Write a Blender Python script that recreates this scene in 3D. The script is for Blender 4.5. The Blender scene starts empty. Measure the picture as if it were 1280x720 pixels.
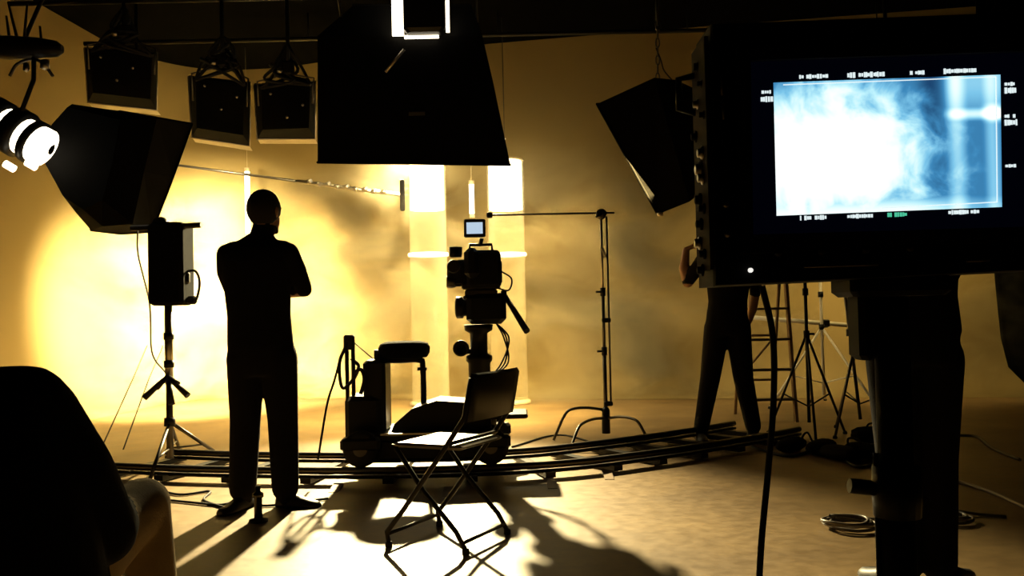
import bpy, bmesh, math, random
import numpy as np
from mathutils import Vector, Matrix, Quaternion
random.seed(7)
SC = bpy.context.scene
COL = SC.collection
R = math.radians
V = Vector

# ------------------------------------------------------------------ camera
F = 1150.0
CAM_H = 1.1
cam_data = bpy.data.cameras.new('camera')
cam_data.sensor_width = 36.0
cam_data.lens = 36.0 * F / 1280.0
cam_data.clip_start = 0.05
cam = bpy.data.objects.new('camera', cam_data)
COL.objects.link(cam)
CAM_M = Matrix.Rotation(R(90 + 1.395), 3, 'X') @ Matrix.Rotation(R(-1.25), 3, 'Z')
cam.matrix_world = Matrix.Translation((0, 0, CAM_H)) @ CAM_M.to_4x4()
SC.camera = cam

def ray(px, py):
    return (CAM_M @ V(((px - 640) / F, (360 - py) / F, -1.0)))
def at(px, py, Y):
    d = ray(px, py); t = Y / d.y
    return V((d.x * t, Y, CAM_H + d.z * t))
def ground(px, py, z=0.0):
    d = ray(px, py); t = (z - CAM_H) / d.z
    return V((d.x * t, d.y * t, z))
def on_plane(px, py, p0, n):
    d = ray(px, py); o = V((0, 0, CAM_H))
    t = (p0 - o).dot(n) / d.dot(n)
    return o + d * t

# ------------------------------------------------------------------ world, view
w = bpy.data.worlds.new('world'); SC.world = w; w.use_nodes = True
w.node_tree.nodes['Background'].inputs[0].default_value = (0, 0, 0, 1)
w.node_tree.nodes['Background'].inputs[1].default_value = 0.0
SC.view_settings.view_transform = 'Standard'
SC.view_settings.look = 'None'
SC.view_settings.gamma = 1.0
SC.view_settings.use_curve_mapping = False
SC.view_settings.exposure = -0.3
SC.cycles.use_denoising = True
SC.cycles.max_bounces = 6
SC.cycles.diffuse_bounces = 3
SC.cycles.glossy_bounces = 3
SC.cycles.transmission_bounces = 6
SC.cycles.volume_bounces = 0
SC.cycles.transparent_max_bounces = 12
SC.cycles.volume_step_rate = 2.0
SC.cycles.volume_max_steps = 128
SC.cycles.sample_clamp_indirect = 6.0

# ------------------------------------------------------------------ lights (each one sits in a lamp built below)
def look_q(src, dst):
    return (V(dst) - V(src)).to_track_quat('-Z', 'Y')
def spot(name, src, dst, power, color, angle, blend=0.4, size=0.08):
    l = bpy.data.lights.new(name, 'SPOT')
    l.energy = power; l.color = color; l.spot_size = R(angle); l.spot_blend = blend; l.shadow_soft_size = size
    o = bpy.data.objects.new(name, l); COL.objects.link(o)
    o.location = src; o.rotation_mode = 'QUATERNION'; o.rotation_quaternion = look_q(src, dst)
    return o
def area(name, src, dst, power, color, sx, sy, spread=180):
    l = bpy.data.lights.new(name, 'AREA')
    l.energy = power; l.color = color; l.shape = 'RECTANGLE'; l.size = sx; l.size_y = sy; l.spread = R(spread)
    o = bpy.data.objects.new(name, l); COL.objects.link(o)
    o.location = src; o.rotation_mode = 'QUATERNION'; o.rotation_quaternion = look_q(src, dst)
    return o
AMBER = (1.0, 0.73, 0.27)
WARM = (1.0, 0.82, 0.42)
BACK_POS = V((-1.15, 10.6, 3.08))
back_key = spot('added_fresnel_light', BACK_POS, (-1.0, 4.6, 0.0), 11500, WARM, 55, 0.9, 0.08)  # added back light, its lamp unseen; throws shadows toward the camera
SBL_C = at(160, 212, 7.6); SBL_N = V((0.16, 0.93, -0.33)).normalized()
sb_left_light = area('softbox_light', SBL_C + SBL_N * 0.06, (-4.2, 12.6, 0.65), 1600, WARM, 0.6, 0.5, 58)
SBR_C = at(790, 195, 8.6); SBR_N = V((-0.72, 0.45, -0.52)).normalized()
sb_right_light = area('softbox_light', SBR_C + SBR_N * 0.06, SBR_C + SBR_N, 430, AMBER, 0.8, 0.8, 100)
SBO_C = at(520, 200, 8.2) + V((0, 0.6, 0.05)); SBO_N = V((-0.05, 0.55, -0.83)).normalized()
sb_over_light = area('softbox_light', SBO_C + SBO_N * 0.08, SBO_C + SBO_N, 210, WARM, 1.2, 0.9, 150)

# ------------------------------------------------------------------ materials
MATS = {}
def mat(name, c, rough=0.6, metal=0.0, var=0.15, scale=8.0, spec=0.5, bump=0.0, emit=None, estr=0.0):
    if name in MATS: return MATS[name]
    m = bpy.data.materials.new(name); m.use_nodes = True
    nt = m.node_tree; b = nt.nodes['Principled BSDF']
    tc = nt.nodes.new('ShaderNodeTexCoord')
    n = nt.nodes.new('ShaderNodeTexNoise'); n.inputs['Scale'].default_value = scale; n.inputs['Detail'].default_value = 4
    nt.links.new(tc.outputs['Object'], n.inputs['Vector'])
    mx = nt.nodes.new('ShaderNodeMix'); mx.data_type = 'RGBA'
    mx.inputs[6].default_value = (c[0] * (1 - var), c[1] * (1 - var), c[2] * (1 - var), 1)
    mx.inputs[7].default_value = (min(1, c[0] * (1 + var)), min(1, c[1] * (1 + var)), min(1, c[2] * (1 + var)), 1)
    nt.links.new(n.outputs['Fac'], mx.inputs[0]); nt.links.new(mx.outputs[2], b.inputs['Base Color'])
    b.inputs['Roughness'].default_value = rough; b.inputs['Metallic'].default_value = metal
    b.inputs['Specular IOR Level'].default_value = spec
    if bump:
        bp = nt.nodes.new('ShaderNodeBump'); bp.inputs['Strength'].default_value = bump; bp.inputs['Distance'].default_value = 0.01
        n2 = nt.nodes.new('ShaderNodeTexNoise'); n2.inputs['Scale'].default_value = scale * 6; n2.inputs['Detail'].default_value = 5
        nt.links.new(tc.outputs['Object'], n2.inputs['Vector'])
        nt.links.new(n2.outputs['Fac'], bp.inputs['Height']); nt.links.new(bp.outputs['Normal'], b.inputs['Normal'])
    if emit:
        b.inputs['Emission Color'].default_value = (*emit, 1); b.inputs['Emission Strength'].default_value = estr
    MATS[name] = m
    return m
black = mat('black_paint', (0.008, 0.0075, 0.007), 0.45, spec=0.25)
matte = mat('matte_black', (0.004, 0.004, 0.004), 0.9, spec=0.15, bump=0.2, scale=20)
fabric = mat('black_fabric', (0.005, 0.0048, 0.0045), 0.95, spec=0.06, bump=0.3, scale=40)
rubber = mat('rubber', (0.012, 0.012, 0.012), 0.7, spec=0.3)
steel = mat('steel', (0.45, 0.42, 0.37), 0.32, 1.0, scale=15)
dark_steel = mat('dark_steel', (0.12, 0.11, 0.10), 0.38, 1.0, scale=15)
plastic = mat('dark_plastic', (0.018, 0.017, 0.016), 0.4)
cloth_black = mat('black_cloth', (0.010, 0.009, 0.009), 0.95, spec=0.1, bump=0.25, scale=30)
cloth_dark = mat('dark_trousers', (0.012, 0.011, 0.012), 0.95, spec=0.1, bump=0.25, scale=30)
khaki = mat('khaki_cloth', (0.34, 0.25, 0.13), 0.9, spec=0.15, bump=0.3, scale=25)
skin_m = mat('skin', (0.42, 0.22, 0.13), 0.55, scale=12)
hair_m = mat('dark_hair', (0.012, 0.009, 0.007), 0.75, bump=0.6, scale=50)
shoe_m = mat('shoe_leather', (0.014, 0.012, 0.010), 0.5)
wood = mat('wood', (0.22, 0.13, 0.06), 0.6, scale=10)
lamp_glow = mat('hot_lamp', (1, 0.9, 0.7), 0.5, emit=(1.0, 0.86, 0.62), estr=5)
tube_glow = mat('lit_diffuser', (1, 0.9, 0.7), 0.5, emit=(1.0, 0.90, 0.66), estr=6.5)
diffuser = mat('diffusion_cloth', (0.8, 0.75, 0.6), 0.8, emit=(1.0, 0.8, 0.45), estr=1.5)
silverlined = mat('silver_lining', (0.55, 0.5, 0.42), 0.4, 0.8)

def wall_mat():
    m = mat('cyc_paint', (0.27, 0.20, 0.082), 0.75, var=0.07, scale=0.9, spec=0.2, bump=0.05)
    return m
def floor_mat():
    m = bpy.data.materials.new('stage_floor_paint'); m.use_nodes = True
    nt = m.node_tree; b = nt.nodes['Principled BSDF']; L = nt.links.new
    tc = nt.nodes.new('ShaderNodeTexCoord')
    n1 = nt.nodes.new('ShaderNodeTexNoise'); n1.inputs['Scale'].default_value = 1.2; n1.inputs['Detail'].default_value = 6; n1.inputs['Roughness'].default_value = 0.6
    n2 = nt.nodes.new('ShaderNodeTexNoise'); n2.inputs['Scale'].default_value = 14; n2.inputs['Detail'].default_value = 5
    L(tc.outputs['Object'], n1.inputs['Vector']); L(tc.outputs['Object'], n2.inputs['Vector'])
    r = nt.nodes.new('ShaderNodeValToRGB')
    r.color_ramp.elements[0].position = 0.3; r.color_ramp.elements[0].color = (0.17, 0.105, 0.042, 1)
    r.color_ramp.elements[1].position = 0.7; r.color_ramp.elements[1].color = (0.33, 0.215, 0.088, 1)
    L(n1.outputs['Fac'], r.inputs['Fac'])
    mx = nt.nodes.new('ShaderNodeMix'); mx.data_type = 'RGBA'; mx.blend_type = 'MULTIPLY'; mx.inputs[0].default_value = 0.35
    r2 = nt.nodes.new('ShaderNodeValToRGB'); r2.color_ramp.elements[0].position = 0.38; r2.color_ramp.elements[0].color = (0.45, 0.42, 0.38, 1)
    r2.color_ramp.elements[1].position = 0.6
    L(n2.outputs['Fac'], r2.inputs['Fac']); L(r.outputs['Color'], mx.inputs[6]); L(r2.outputs['Color'], mx.inputs[7])
    L(mx.outputs[2], b.inputs['Base Color'])
    mr = nt.nodes.new('ShaderNodeMapRange'); mr.inputs['To Min'].default_value = 0.38; mr.inputs['To Max'].default_value = 0.6
    L(n2.outputs['Fac'], mr.inputs['Value']); L(mr.outputs['Result'], b.inputs['Roughness'])
    bp = nt.nodes.new('ShaderNodeBump'); bp.inputs['Strength'].default_value = 0.12; bp.inputs['Distance'].default_value = 0.01
    L(n2.outputs['Fac'], bp.inputs['Height']); L(bp.outputs['Normal'], b.inputs['Normal'])
    return m

# ------------------------------------------------------------------ mesh builder
class MB:
    def __init__(s): s.v = []; s.f = []; s.smooth = []
    def add(s, vs, fs, smooth=False):
        o = len(s.v); s.v += [tuple(p) for p in vs]
        for f in fs: s.f.append([i + o for i in f]); s.smooth.append(smooth)
        return s
    def box(s, c, size, rot=None):
        c = V(c); h = V(size) * 0.5
        rot = rot if rot is not None else Matrix.Identity(3)
        vs = [c + rot @ V((x * h.x, y * h.y, z * h.z)) for z in (-1, 1) for y in (-1, 1) for x in (-1, 1)]
        return s.add(vs, [(0, 2, 3, 1), (4, 5, 7, 6), (0, 1, 5, 4), (2, 6, 7, 3), (0, 4, 6, 2), (1, 3, 7, 5)])
    def cbox(s, c, size, ch, rot=None):
        # box with chamfered vertical (local z) edges and chamfered rims
        c = V(c); hx, hy, hz = [q * 0.5 for q in size]
        rot = rot if rot is not None else Matrix.Identity(3)
        def ring(ix, iy, z):
            a, b_ = hx - ix, hy - iy; k = ch
            return [(a, -b_ + k, z), (a, b_ - k, z), (a - k, b_, z), (-a + k, b_, z), (-a, b_ - k, z), (-a, -b_ + k, z), (-a + k, -b_, z), (a - k, -b_, z)]
        rings = [ring(ch, ch, -hz), ring(0, 0, -hz + ch), ring(0, 0, hz - ch), ring(ch, ch, hz)]
        vs = [c + rot @ V(p) for r_ in rings for p in r_]
        fs = [tuple(reversed(range(8))), tuple(range(24, 32))]
        for k in range(3):
            for i in range(8):
                j = (i + 1) % 8
                fs.append((k * 8 + i, k * 8 + j, k * 8 + 8 + j, k * 8 + 8 + i))
        return s.add(vs, fs)
    def tube(s, pts, r, n=10, r1=None, cap=True):
        pts = [V(p) for p in pts]
        N = len(pts); vs = []; fs = []
        prev = None
        for i, p in enumerate(pts):
            t = (pts[min(i + 1, N - 1)] - pts[max(i - 1, 0)]).normalized()
            if prev is None:
                a = V((0, 0, 1)) if abs(t.z) < 0.9 else V((1, 0, 0))
                u = t.cross(a).normalized()
            else:
                u = (prev - t * prev.dot(t)).normalized()
            prev = u; w_ = t.cross(u)
            rr = r if r1 is None else r + (r1 - r) * i / max(1, N - 1)
            if isinstance(r, (list, tuple)): rr = r[i]
            for k in range(n):
                a = 2 * math.pi * k / n
                vs.append(p + (u * math.cos(a) + w_ * math.sin(a)) * rr)
        for i in range(N - 1):
            for k in range(n):
                j = (k + 1) % n
                fs.append((i * n + k, i * n + j, i * n + n + j, i * n + n + k))
        s.add(vs, fs, True)
        if cap:
            s.add(vs[:n], [tuple(reversed(range(n)))]); s.add(vs[-n:], [tuple(range(n))])
        return s
    def lathe(s, prof, c=(0, 0, 0), n=20, rot=None):
        c = V(c); rot = rot if rot is not None else Matrix.Identity(3)
        vs = []; fs = []
        for (r, z) in prof:
            for k in range(n):
                a = 2 * math.pi * k / n
                vs.append(c + rot @ V((r * math.cos(a), r * math.sin(a), z)))
        for i in range(len(prof) - 1):
            for k in range(n):
                j = (k + 1) % n
                fs.append((i * n + k, i * n + j, i * n + n + j, i * n + n + k))
        s.add(vs, fs, True)
        if prof[0][0] > 1e-5: s.add(vs[:n], [tuple(reversed(range(n)))])
        if prof[-1][0] > 1e-5: s.add(vs[-n:], [tuple(range(n))])
        return s
    def quad(s, a, b, c, d): return s.add([a, b, c, d], [(0, 1, 2, 3)])
    def slab(s, pts, th):
        # polygon pts given thickness th (vector)
        n = len(pts); pts = [V(p) for p in pts]; th = V(th)
        vs = pts + [p + th for p in pts]
        fs = [tuple(range(n)), tuple(reversed(range(n, 2 * n)))]
        for i in range(n):
            j = (i + 1) % n; fs.append((i, j, n + j, n + i))
        return s.add(vs, fs)
    def loft(s, rings, closed_caps=True, smooth=True):
        n = len(rings[0]); vs = [p for r_ in rings for p in r_]; fs = []
        for i in range(len(rings) - 1):
            for k in range(n):
                j = (k + 1) % n
                fs.append((i * n + k, i * n + j, i * n + n + j, i * n + n + k))
        s.add(vs, fs, smooth)
        if closed_caps:
            s.add(rings[0], [tuple(reversed(range(n)))]); s.add(rings[-1], [tuple(range(n))])
        return s
    def mesh(s, name, origin=(0, 0, 0)):
        me = bpy.data.meshes.new(name)
        o = V(origin)
        me.from_pydata([V(p) - o for p in s.v], [], s.f)
        me.polygons.foreach_set('use_smooth', s.smooth)
        bm = bmesh.new(); bm.from_mesh(me)
        bmesh.ops.remove_doubles(bm, verts=bm.verts, dist=1e-5)
        bmesh.ops.recalc_face_normals(bm, faces=bm.faces); bm.to_mesh(me); bm.free()
        me.update()
        return me
    def build(s, name, m, parent=None, origin=None, rot=None):
        if parent is not None:
            org = parent['_org'] if '_org' in parent.keys() else (0, 0, 0)
            me = s.mesh(name, V(org)); o = bpy.data.objects.new(name, me); COL.objects.link(o)
            o.parent = parent; o['_org'] = tuple(org)
        else:
            org = origin if origin is not None else (0, 0, 0)
            me = s.mesh(name, V(org)); o = bpy.data.objects.new(name, me); COL.objects.link(o)
            o.location = org; o['_org'] = tuple(org)
        me.materials.append(m)
        return o
def tag(o, label=None, cat=None, group=None, kind=None):
    if label: o['label'] = label
    if cat: o['category'] = cat
    if group: o['group'] = group
    if kind: o['kind'] = kind
    return o
def thing(name, loc, label, cat, group=None):
    o = bpy.data.objects.new(name, None); COL.objects.link(o)
    o.location = loc; o['_org'] = tuple(loc); o.empty_display_size = 0.1
    return tag(o, label, cat, group)
def adopt(child, parent):
    # a lamp's light rides with its lamp
    child.parent = parent; child.matrix_parent_inverse = Matrix.Translation(-V(parent['_org']))
def arcpts(p, q, bow, n=12, axis=V((0, 0, -1))):
    p, q = V(p), V(q)
    return [p.lerp(q, i / n) + axis * bow * math.sin(math.pi * i / n) for i in range(n + 1)]
def bez(pts, n=8):
    # Catmull-Rom through points
    P = [V(p) for p in pts]; P = [P[0] * 2 - P[1]] + P + [P[-1] * 2 - P[-2]]
    out = []
    for i in range(1, len(P) - 2):
        for k in range(n):
            t = k / n; a, b, c, d = P[i - 1], P[i], P[i + 1], P[i + 2]
            out.append(0.5 * ((2 * b) + (c - a) * t + (2 * a - 5 * b + 4 * c - d) * t * t + (3 * b - a - 3 * c + d) * t ** 3))
    out.append(P[-2]); return out
def frame(d, up=V((0, 0, 1))):
    # rotation whose z axis is d
    d = V(d).normalized(); x = up.cross(d)
    if x.length < 1e-4: x = V((1, 0, 0))
    x.normalize(); y = d.cross(x)
    return Matrix((x, y, d)).transposed()

# ------------------------------------------------------------------ setting
CEIL = 4.6
ZF = 0.0
floor = MB().box((1.0, 5.5, -0.05), (17, 19, 0.1)).build('floor', floor_mat()); tag(floor, 'worn tan painted studio stage floor', 'floor', kind='structure')
ceil = MB().box((1.0, 5.5, CEIL + 0.05), (17, 19, 0.1)).build('ceiling', mat('flat_black_ceiling', (0.003, 0.003, 0.003), 1.0, spec=0.0)); tag(ceil, 'black studio ceiling above the lighting pipes', 'ceiling', kind='structure')
plan = bez([(-5.25, 7.2, 0), (-5.2, 9.0, 0), (-5.12, 10.6, 0), (-4.95, 12.0, 0), (-4.35, 12.85, 0), (-3.4, 12.95, 0), (-2.2, 12.55, 0),
            (-0.3, 12.0, 0), (2.4, 11.45, 0), (5.2, 10.95, 0), (8.0, 10.45, 0)], 6)
def cyc():
    m = MB(); rings = []
    N = len(plan)
    for i, p in enumerate(plan):
        t = (plan[min(i + 1, N - 1)] - plan[max(i - 1, 0)]).normalized()
        nrm = V((t.y, -t.x, 0))           # into the room
        row = []
        cr = 0.55
        for k in range(7):
            a = R(90 * k / 6)
            row.append(p + nrm * (cr - cr * math.sin(a)) + V((0, 0, 0.004 + cr - cr * math.cos(a))))
        for z in (1.2, 2.0, 3.0, 4.0, CEIL): row.append(p + V((0, 0, z)))
        rings.append(row)
    vs = [q for r_ in rings for q in r_]; n = len(rings[0]); fs = []
    for i in range(N - 1):
        for k in range(n - 1):
            fs.append((i * n + k, i * n + n + k, i * n + n + k + 1, i * n + k + 1))
    m.add(vs, fs, True)
    return m
wb = cyc().build('wall_back', wall_mat()); tag(wb, 'cream painted curved cyclorama wall lit by warm light', 'wall', kind='structure')
tag(MB().box((-6.0, 5.5, 2.3), (0.1, 19, CEIL)).build('wall_left', matte), 'black studio side wall behind the cyclorama', 'wall', kind='structure')
tag(MB().box((8.4, 5.5, 2.3), (0.1, 19, CEIL)).build('wall_right', matte), 'black studio side wall past the black drape', 'wall', kind='structure')
tag(MB().box((1.0, -3.0, 2.3), (17, 0.1, CEIL)).build('wall_front', matte), 'black studio wall facing the cyclorama', 'wall', kind='structure')
tag(MB().box((1.0, 14.2, 2.3), (17, 0.1, CEIL)).build('wall_rear', matte), 'black studio wall behind the cyclorama', 'wall', kind='structure')

# black drape at the right end of the cyclorama
def drape():
    rings = []
    nx, nz = 40, 14
    front, backr = [], []
    vs = []; fs = []
    for th in (0, 0.012):
        for iz in range(nz + 1):
            tz = iz / nz; z = 0.02 + (CEIL - 0.04) * tz
            for ix in range(nx + 1):
                u = ix / nx
                left = 5.62 - 0.32 * tz ** 0.35 + (0.22 * (1 - tz / 0.12) ** 2 if tz < 0.12 else 0)
                x = left + (7.9 - left) * u
                y = 10.3 - 0.15 * u + 0.05 * math.sin(u * 46) * (0.4 + 0.6 * (1 - tz)) + th
                vs.append((x, y, z))
    n = (nx + 1) * (nz + 1)
    for o in (0, n):
        for iz in range(nz):
            for ix in range(nx):
                a = o + iz * (nx + 1) + ix
                fs.append((a, a + 1, a + nx + 2, a + nx + 1))
    for ix in range(nx):
        fs.append((ix, ix + 1, n + ix + 1, n + ix)); b_ = nz * (nx + 1)
        fs.append((b_ + ix, b_ + ix + 1, n + b_ + ix + 1, n + b_ + ix))
    for iz in range(nz):
        a = iz * (nx + 1); fs.append((a, a + nx + 1, n + a + nx + 1, n + a))
        a += nx; fs.append((a, a + nx + 1, n + a + nx + 1, n + a))
    m = MB(); m.add(vs, fs, True); return m
tag(drape().build('stage_drape', fabric, origin=(6.5, 10.3, 0)), 'black floor-length drape hanging over the end of the cyclorama', 'curtain')

# lighting pipes under the ceiling
for (y, x0, x1) in ((7.6, -5.8, 8.2), (9.2, -5.0, 8.2), (10.6, -4.9, 7.0)):
    t = thing('lighting_pipe', (0, y, 4.3), {7.6: 'black lighting pipe carrying the softboxes', 9.2: 'black lighting pipe carrying the small flood lamps', 10.6: 'black lighting pipe above the glowing columns'}[y], 'pipe')
    MB().tube([(x0, y, 4.3), (x1, y, 4.3)], 0.026, 12).build('pipe', black, t)
    x = x0 + 0.4
    while x < x1:
        MB().tube([(x, y, 4.3), (x, y, CEIL)], 0.008, 6).build('hanger_rod', black, t); x += 2.2

# ------------------------------------------------------------------ haze (real smoke between the track and the cyclorama)
def haze():
    m = bpy.data.materials.new('stage_smoke'); m.use_nodes = True
    nt = m.node_tree; nt.nodes.clear(); L = nt.links.new
    out = nt.nodes.new('ShaderNodeOutputMaterial')
    vol = nt.nodes.new('ShaderNodeVolumeScatter'); vol.inputs['Color'].default_value = (0.95, 0.80, 0.47, 1); vol.inputs['Anisotropy'].default_value = 0.25
    tc = nt.nodes.new('ShaderNodeTexCoord'); sep = nt.nodes.new('ShaderNodeSeparateXYZ')
    L(tc.outputs['Object'], sep.inputs[0])
    mp = nt.nodes.new('ShaderNodeMapping'); mp.inputs['Scale'].default_value = (0.95, 0.8, 1.5)
    n = nt.nodes.new('ShaderNodeTexNoise'); n.inputs['Scale'].default_value = 1.0; n.inputs['Detail'].default_value = 4; n.inputs['Roughness'].default_value = 0.55
    n.inputs['Distortion'].default_value = 0.6
    L(tc.outputs['Object'], mp.inputs[0]); L(mp.outputs[0], n.inputs['Vector'])
    r = nt.nodes.new('ShaderNodeMapRange'); r.inputs['From Min'].default_value = 0.485; r.inputs['From Max'].default_value = 0.61
    L(n.outputs['Fac'], r.inputs['Value'])
    hz = nt.nodes.new('ShaderNodeMapRange'); hz.interpolation_type = 'SMOOTHSTEP'
    hz.inputs['From Min'].default_value = 2.0; hz.inputs['From Max'].default_value = 3.2; hz.inputs['To Min'].default_value = 1; hz.inputs['To Max'].default_value = 0
    L(sep.outputs['Z'], hz.inputs['Value'])
    fy = nt.nodes.new('ShaderNodeMapRange'); fy.interpolation_type = 'SMOOTHSTEP'
    fy.inputs['From Min'].default_value = 9.6; fy.inputs['From Max'].default_value = 11.5
    L(sep.outputs['Y'], fy.inputs['Value'])
    m1 = nt.nodes.new('ShaderNodeMath'); m1.operation = 'MULTIPLY'; L(r.outputs[0], m1.inputs[0]); L(hz.outputs[0], m1.inputs[1])
    m2 = nt.nodes.new('ShaderNodeMath'); m2.operation = 'MULTIPLY'; L(m1.outputs[0], m2.inputs[0]); L(fy.outputs[0], m2.inputs[1])
    m3 = nt.nodes.new('ShaderNodeMath'); m3.operation = 'MULTIPLY'; L(m2.outputs[0], m3.inputs[0]); m3.inputs[1].default_value = 1.5
    ab = nt.nodes.new('ShaderNodeVolumeAbsorption'); ab.inputs['Color'].default_value = (0.95, 0.80, 0.47, 1)
    sm = nt.nodes.new('ShaderNodeAddShader'); L(vol.outputs[0], sm.inputs[0]); L(ab.outputs[0], sm.inputs[1])
    L(m3.outputs[0], vol.inputs['Density']); L(m3.outputs[0], ab.inputs['Density']); L(sm.outputs[0], out.inputs['Volume'])
    o = MB().box((1.0, 10.15, 1.9), (12.6, 5.7, 3.7)).build('stage_smoke', m)
    tag(o, 'drifting stage smoke hanging before the cyclorama', 'smoke', kind='stuff')
haze()

# ------------------------------------------------------------------ people
def capsule(mb, p0, r0, p1, r1, n=14):
    p0, p1 = V(p0), V(p1); d = p1 - p0
    if d.length < 1e-6: d = V((0, 0, 1e-3)); p1 = p0 + d
    rot = frame(d); Ln = d.length; prof = [(0.0005, -r0)]
    for k in range(1, 5): a = R(-90 + 22.5 * k); prof.append((r0 * math.cos(a), r0 * math.sin(a)))
    for k in range(0, 4): a = R(22.5 * k); prof.append((r1 * math.cos(a), Ln + r1 * math.sin(a)))
    prof.append((0.0005, Ln + r1))
    mb.lathe(prof, p0, n, rot)
def ell_ring(c, rx, ry, yaw=0, n=24, tilt=None):
    c = V(c); out = []
    for k in range(n):
        a = 2 * math.pi * k / n
        p = V((rx * math.cos(a), ry * math.sin(a), 0)); p.rotate(Matrix.Rotation(yaw, 3, 'Z'))
        if tilt is not None: p = tilt @ p
        out.append(c + p)
    return out
class Body:
    """limbs and trunk as one closed skin: overlapping tapered volumes fused into a single surface"""
    def __init__(s): s.mb = MB(); s.reg = []
    def limb(s, pts, rad, m):
        for i in range(len(pts) - 1):
            capsule(s.mb, pts[i], rad[i], pts[i + 1], rad[i + 1]); s.reg.append((V(pts[i]), V(pts[i + 1]), rad[i], rad[i + 1], m))
    def trunk(s, secs, m, tilt=None):
        # secs: (center, rx, ry, yaw)
        s.mb.loft([ell_ring(c, rx, ry, yw, 24, tilt) for (c, rx, ry, yw) in secs])
        for i in range(len(secs) - 1):
            a, b = secs[i], secs[i + 1]
            ax = Matrix.Rotation(a[3], 3, 'Z') @ V((1, 0, 0))
            for sgn in (-0.6, 0, 0.6):
                s.reg.append((V(a[0]) + ax * a[1] * sgn * 0.6, V(b[0]) + ax * b[1] * sgn * 0.6, (a[1] + a[2]) * 0.5, (b[1] + b[2]) * 0.5, m))
    def ellipsoid(s, c, r, m, rot=None, n=18):
        rot = rot if rot is not None else Matrix.Identity(3); prof = []
        rings = []
        for k in range(1, 12):
            a = R(-90 + 15 * k)
            rings.append([V(c) + rot @ V((r[0] * math.cos(a) * math.cos(2 * math.pi * j / n), r[1] * math.cos(a) * math.sin(2 * math.pi * j / n), r[2] * math.sin(a))) for j in range(n)])
        s.mb.loft(rings)
        s.reg.append((V(c), V(c) + V((0, 0, 1e-3)), min(r) * 1.1, min(r) * 1.1, m))
    def head(s, c, yaw, pitch, m, size=1.0):
        rot = Matrix.Rotation(yaw, 3, 'Z') @ Matrix.Rotation(pitch, 3, 'X')
        c = V(c)
        def q(x, y, z): return c + rot @ V((x * size, y * size, z * size))
        s.ellipsoid(q(0, -0.012, 0.02), (0.076 * size, 0.096 * size, 0.098 * size), m, rot)       # skull
        s.ellipsoid(q(0, 0.028, -0.045), (0.057 * size, 0.062 * size, 0.075 * size), m, rot)     # face and jaw
        s.limb([q(0, 0.085, 0.012), q(0, 0.108, -0.028)], [0.010 * size, 0.015 * size], m)        # nose
        s.limb([q(-0.02, 0.080, -0.066), q(0.02, 0.080, -0.066)], [0.011 * size, 0.011 * size], m)  # lips
        s.limb([q(-0.012, 0.07, -0.102), q(0.012, 0.07, -0.102)], [0.018 * size, 0.018 * size], m)  # chin
        s.limb([q(-0.045, 0.072, 0.022), q(0.045, 0.072, 0.022)], [0.014 * size, 0.014 * size], m)  # brow
        for e in (-1, 1):
            s.limb([q(e * 0.076, -0.006, 0.024), q(e * 0.084, -0.012, 0.002), q(e * 0.074, -0.002, -0.026)], [0.012 * size, 0.013 * size, 0.009 * size], m)
        return q
    def hand(s, wrist, d, nrm, side, m, curl=0.5, size=1.0):
        """palm plus four fingers and a thumb; d = pointing direction, nrm = back-of-hand normal"""
        wrist = V(wrist); d = V(d).normalized(); nrm = V(nrm); nrm = (nrm - d * nrm.dot(d)).normalized()
        x = d.cross(nrm) * side
        k = size
        for j, (off, ln, L3) in enumerate(((-0.030, 0.082, (0.040, 0.024, 0.018)), (-0.010, 0.088, (0.044, 0.028, 0.020)), (0.010, 0.084, (0.040, 0.026, 0.019)), (0.029, 0.076, (0.031, 0.020, 0.016)))):
            base = wrist + x * off * 0.55 * k; kn = wrist + d * ln * k + x * off * k
            s.limb([base, kn], [0.016 * k, 0.0125 * k], m)
            p = kn; a = 0.0; rr = 0.0095 * k
            for seg in L3:
                a += curl * 0.75
                dd = d * math.cos(a) - nrm * math.sin(a)
                q = p + dd * seg * k + x * off * 0.12 * k
                s.limb([p, q], [rr, rr * 0.92], m); p = q; rr *= 0.92
        tb = wrist + d * 0.02 * k - x * 0.022 * k
        t1 = tb + (d * 0.6 - x * 0.75 - nrm * 0.35).normalized() * 0.045 * k
        t2 = t1 + (d * 0.85 - x * 0.35 - nrm * 0.5).normalized() * 0.032 * k
        t3 = t2 + (d * 0.9 - nrm * 0.55).normalized() * 0.024 * k
        s.limb([tb, t1, t2, t3], [0.016 * k, 0.0125 * k, 0.011 * k, 0.009 * k], m)
    def build(s, name, mats, parent, vox=0.010, smooth=6):
        me = s.mb.mesh(name + '_raw'); ob = bpy.data.objects.new('tmp', me); COL.objects.link(ob)
        md = ob.modifiers.new('r', 'REMESH'); md.mode = 'VOXEL'; md.voxel_size = vox; md.use_smooth_shade = True
        sm = ob.modifiers.new('s', 'SMOOTH'); sm.factor = 0.5; sm.iterations = smooth
        dg = bpy.context.evaluated_depsgraph_get()
        me2 = bpy.data.meshes.new_from_object(ob.evaluated_get(dg))
        bpy.data.objects.remove(ob); bpy.data.meshes.remove(me)
        me2.name = name
        n = len(me2.polygons); c = np.empty(n * 3); me2.polygons.foreach_get('center', c); c = c.reshape(-1, 3)
        best = np.full(n, 1e9); idx = np.zeros(n, dtype=np.int32)
        for (a, b, r0, r1, m) in s.reg:
            a_, d_ = np.array(a), np.array(b - a); dd = max(1e-9, float(d_ @ d_))
            t = np.clip(((c - a_) @ d_) / dd, 0, 1)
            q = np.linalg.norm(c - (a_ + t[:, None] * d_), axis=1) - (r0 + (r1 - r0) * t)
            k = q < best; best[k] = q[k]; idx[k] = m
        me2.materials.clear()
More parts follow.
